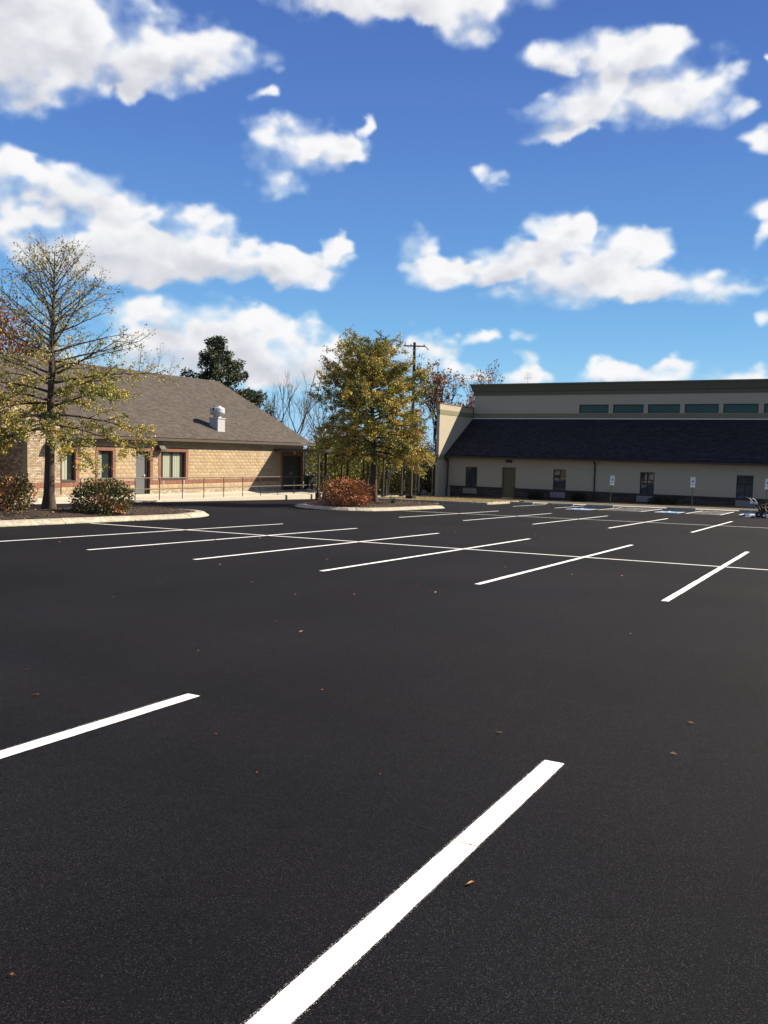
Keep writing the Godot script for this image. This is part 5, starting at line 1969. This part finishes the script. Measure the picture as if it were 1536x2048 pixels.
func fallen_leaf(at: Vector3, size: float, col: Color) -> void:
	var b := MB.new()
	b.col = col * rng.randf_range(0.8, 1.2)
	var a := rng.randf() * TAU
	var fx := Vector3(cos(a), 0, sin(a)) * size * 0.5
	var sx := Vector3(-sin(a), 0, cos(a)) * size * 0.24
	var up := Vector3(0, size * 0.22, 0)
	var n := 4
	var mid := []
	var le := []
	var ri := []
	for i in n + 1:
		var q := float(i) / n
		var w := sin(PI * clampf(q, 0.06, 0.97)) * (1.0 + 0.25 * sin(q * 19.0))
		var arch := up * (0.3 + 0.7 * absf(q - 0.4))
		mid.append(at + fx * (q * 2.0 - 1.0) + arch * 0.5)
		le.append(at + fx * (q * 2.0 - 1.0) + sx * w + arch + up * 0.9 * w)
		ri.append(at + fx * (q * 2.0 - 1.0) - sx * w + arch + up * 0.5 * w)
	for i in n:
		b.quad(mid[i], mid[i + 1], le[i + 1], le[i])
		b.quad(ri[i], ri[i + 1], mid[i + 1], mid[i])
	b.rod(mid[0], mid[0] - fx * 0.5, size * 0.012, 3)
	var o := MeshInstance3D.new()
	o.name = numbered("fallen_leaf")
	o.mesh = b.mesh(at)
	o.mesh.surface_set_material(0, M.shrub)
	add_child(o)
	o.position = at
	tag(o, "curled brown fallen leaf lying on the dark asphalt", "leaf", "fallen leaves on the asphalt")

func utility_pole() -> void:
	var at := gp(-38.8, -75.7, 0.1)
	var t := thing("utility_pole", "weathered wooden utility pole with crossarm and grey transformer", "pole", at)
	var right := Vector3(0.875, 0, -0.483)
	var p := func(u: float, y: float) -> Vector3: return Vector3(at.x, y, at.z) + right * u
	var b := MB.new()
	b.tube(PackedVector3Array([at, p.call(0.0, 12.6)]), PackedFloat32Array([0.19, 0.14]), 10)
	part("shaft", b, M.wood_pole, t)
	b = MB.new()
	var f := Transform3D(Basis(right, Vector3.UP, right.cross(Vector3.UP)), p.call(0.0, 12.22))
	b.fbox(f, Vector3(-1.1, -0.06, 0.13), Vector3(1.05, 0.06, 0.23))
	var arm := part("crossarm", b, M.wood_pole, t)
	b = MB.new()
	b.rod(p.call(-0.5, 12.2) + f.basis.z * 0.24, p.call(0.0, 11.7) + f.basis.z * 0.17, 0.018, 5)
	b.rod(p.call(0.5, 12.2) + f.basis.z * 0.24, p.call(0.0, 11.7) + f.basis.z * 0.17, 0.018, 5)
	part("brace", b, M.grey_pole, arm)
	for u in [-0.95, -0.35, 0.95]:
		b = MB.new()
		b.lathe(p.call(u, 12.28) + f.basis.z * 0.18, [[0.02, 0.0], [0.06, 0.02], [0.04, 0.07], [0.065, 0.09], [0.04, 0.15], [0.004, 0.17]], 8)
		part("insulator", b, M.bronze, arm)
	b = MB.new()
	b.tube(PackedVector3Array([p.call(1.05, 12.24), p.call(1.2, 12.1), p.call(1.3, 11.98), p.call(1.42, 11.9)]), PackedFloat32Array([0.05, 0.035, 0.05, 0.03]), 6)
	part("dead_end_insulator", b, M.bronze, arm)
	b = MB.new()
	b.rod(p.call(0.1, 11.15), p.call(0.55, 11.25), 0.022, 5)
	b.rod(p.call(0.52, 11.2), p.call(0.55, 11.5), 0.04, 6)
	b.tube(PackedVector3Array([p.call(0.85, 11.6), p.call(0.72, 11.3), p.call(0.75, 11.05), p.call(0.95, 10.95), p.call(1.0, 11.2)]), PackedFloat32Array([0.02, 0.02, 0.02, 0.02, 0.02]), 5)
	part("cutout_switch", b, M.bronze, t)
	b = MB.new()
	b.lathe(p.call(0.55, 9.2), [[0.005, 0.0], [0.30, 0.0], [0.31, 0.04], [0.31, 0.98], [0.33, 1.0], [0.30, 1.06], [0.005, 1.10]], 16)
	var tr := part("transformer", b, mat(lin(0.22, 0.24, 0.27), 0.45), t)
	for u in [0.4, 0.55, 0.7]:
		b = MB.new()
		b.lathe(p.call(u, 10.25), [[0.05, 0.0], [0.03, 0.06], [0.055, 0.12], [0.03, 0.2], [0.05, 0.26], [0.02, 0.4], [0.004, 0.42]], 8)
		part("bushing", b, M.bronze, tr)
	b = MB.new()
	b.box(p.call(0.2, 9.5) - Vector3(0.1, 0, 0.1), p.call(0.2, 10.0) + Vector3(0.1, 0, 0.1))
	part("bracket", b, M.grey_pole, tr)

func striping_machine() -> void:
	# walk-behind paint striper: frame on three wheels, handlebars towards the left, engine, hose coil, hopper, folded tarp beside it
	var at := gp(-4.0, -46.2)
	var t := thing("striping_machine", "walk-behind line striping machine with handlebars and coiled hose on the lot", "machine", at)
	var r := Vector3(0.875, 0, -0.483)
	var n := Vector3(0.483, 0, 0.875)
	var p := func(u: float, y: float, w: float) -> Vector3: return at + r * u + Vector3(0, y, 0) + n * w
	var b := MB.new()
	for w in [-0.24, 0.24]:
		b.tube(PackedVector3Array([p.call(-0.62, 0.98, w), p.call(-0.5, 0.93, w), p.call(-0.22, 0.55, w), p.call(0.0, 0.22, w), p.call(0.9, 0.22, w)]), PackedFloat32Array([0.02, 0.02, 0.02, 0.02, 0.02]), 7)
	b.rod(p.call(0.0, 0.22, -0.24), p.call(0.0, 0.22, 0.24), 0.02)
	b.rod(p.call(0.85, 0.22, -0.24), p.call(0.85, 0.22, 0.24), 0.02)
	b.rod(p.call(-0.32, 0.68, -0.24), p.call(-0.32, 0.68, 0.24), 0.018)
	b.rod(p.call(-0.1, 0.6, -0.24), p.call(0.35, 0.25, -0.2), 0.014)
	b.rod(p.call(-0.1, 0.6, 0.24), p.call(0.35, 0.25, 0.2), 0.014)
	part("frame", b, M.engine, t)
	for w in [-0.24, 0.24]:
		b = MB.new()
		b.rod(p.call(-0.74, 1.02, w), p.call(-0.60, 0.975, w), 0.030, 8)
		part("grip", b, M.tyre, t)
		b = MB.new()
		b.tube(PackedVector3Array([p.call(-0.55, 0.97, w), p.call(-0.42, 0.90, w + 0.02), p.call(-0.36, 0.82, w + 0.02)]), PackedFloat32Array([0.022, 0.016, 0.016]), 6)
		b.fbox(Transform3D(Basis(r, Vector3.UP, n), p.call(-0.40, 0.70, w)), Vector3(-0.05, 0, -0.04), Vector3(0.10, 0.10, 0.04))
		part("control_lever", b, M.white, t)
	b = MB.new()
	var f := Transform3D(Basis(r, Vector3.UP, n), at)
	b.cbox(f, Vector3(-0.05, 0.24, -0.2), Vector3(0.36, 0.58, 0.2), 0.04)
	b.fbox(f, Vector3(0.0, 0.58, -0.14), Vector3(0.30, 0.68, 0.14))
	part("engine", b, M.engine, t)
	b = MB.new()
	b.lathe(p.call(0.62, 0.26, 0.0), [[0.16, 0.0], [0.2, 0.36], [0.21, 0.38], [0.18, 0.4], [0.005, 0.42]], 14)
	part("paint_hopper", b, M.gold, t)
	b = MB.new()
	for k in 3:
		var ring := PackedVector3Array()
		for i in 19:
			var a := TAU * i / 18.0
			ring.append(p.call(0.34 + cos(a) * (0.24 + 0.02 * k), 0.56 + sin(a) * (0.22 + 0.02 * k), 0.23 + 0.03 * k))
		b.tube(ring, taper(0.013, 0.013, 19), 6)
	part("hose_coil", b, M.gold, t)
	for q in [[0.02, -0.3], [0.02, 0.3], [0.88, 0.0]]:
		b = MB.new()
		var wr := 0.15
		b.tube(PackedVector3Array([p.call(q[0], wr, q[1] - 0.045), p.call(q[0], wr, q[1] - 0.03), p.call(q[0], wr, q[1] + 0.03), p.call(q[0], wr, q[1] + 0.045)]), PackedFloat32Array([wr - 0.02, wr, wr, wr - 0.02]), 16)
		var w := part("wheel", b, M.tyre, t)
		b = MB.new()
		b.rod(p.call(q[0], wr, q[1] - 0.05), p.call(q[0], wr, q[1] + 0.05), 0.07, 10)
		part("hub", b, M.white, w)
	b = MB.new()
	b.rod(p.call(0.1, 0.30, 0.36), p.call(0.14, 0.06, 0.36), 0.018, 7)
	b.rod(p.call(0.1, 0.08, 0.36), p.call(0.55, 0.06, 0.36), 0.012, 6)
	part("spray_gun", b, M.flash, t)
	var tp := gp(-4.62, -46.35)
	var tarp := thing("folded_tarp", "crumpled navy and white tarp on the asphalt by the striping machine", "tarp", tp)
	for layer in 2:
		b = MB.new()
		var nz := FastNoiseLite.new()
		nz.seed = 31 + layer
		nz.frequency = 3.2
		var g := []
		for j in 9:
			for i in 11:
				var u := (i / 10.0 - 0.5) * (0.62 if layer == 0 else 0.42)
				var w := (j / 8.0 - 0.5) * (0.42 if layer == 0 else 0.16)
				var e := minf(minf(i, 10 - i) / 3.0, minf(j, 8 - j) / 2.5)
				var hh := clampf(e, 0.0, 1.0) * (0.13 + 0.10 * nz.get_noise_2d(u, w)) + 0.012 + 0.012 * layer + (0.03 if layer and e > 0 else 0.0)
				g.append(tp + r * (u + 0.05 * nz.get_noise_2d(w, 9.0)) + n * w + Vector3(0, hh, 0))
		for j in 8:
			for i in 10:
				b.quad(g[(j + 1) * 11 + i], g[(j + 1) * 11 + i + 1], g[j * 11 + i + 1], g[j * 11 + i])
		part("tarp_sheet" if layer == 0 else "white_flap", b, M.navy if layer == 0 else M.white, tarp)
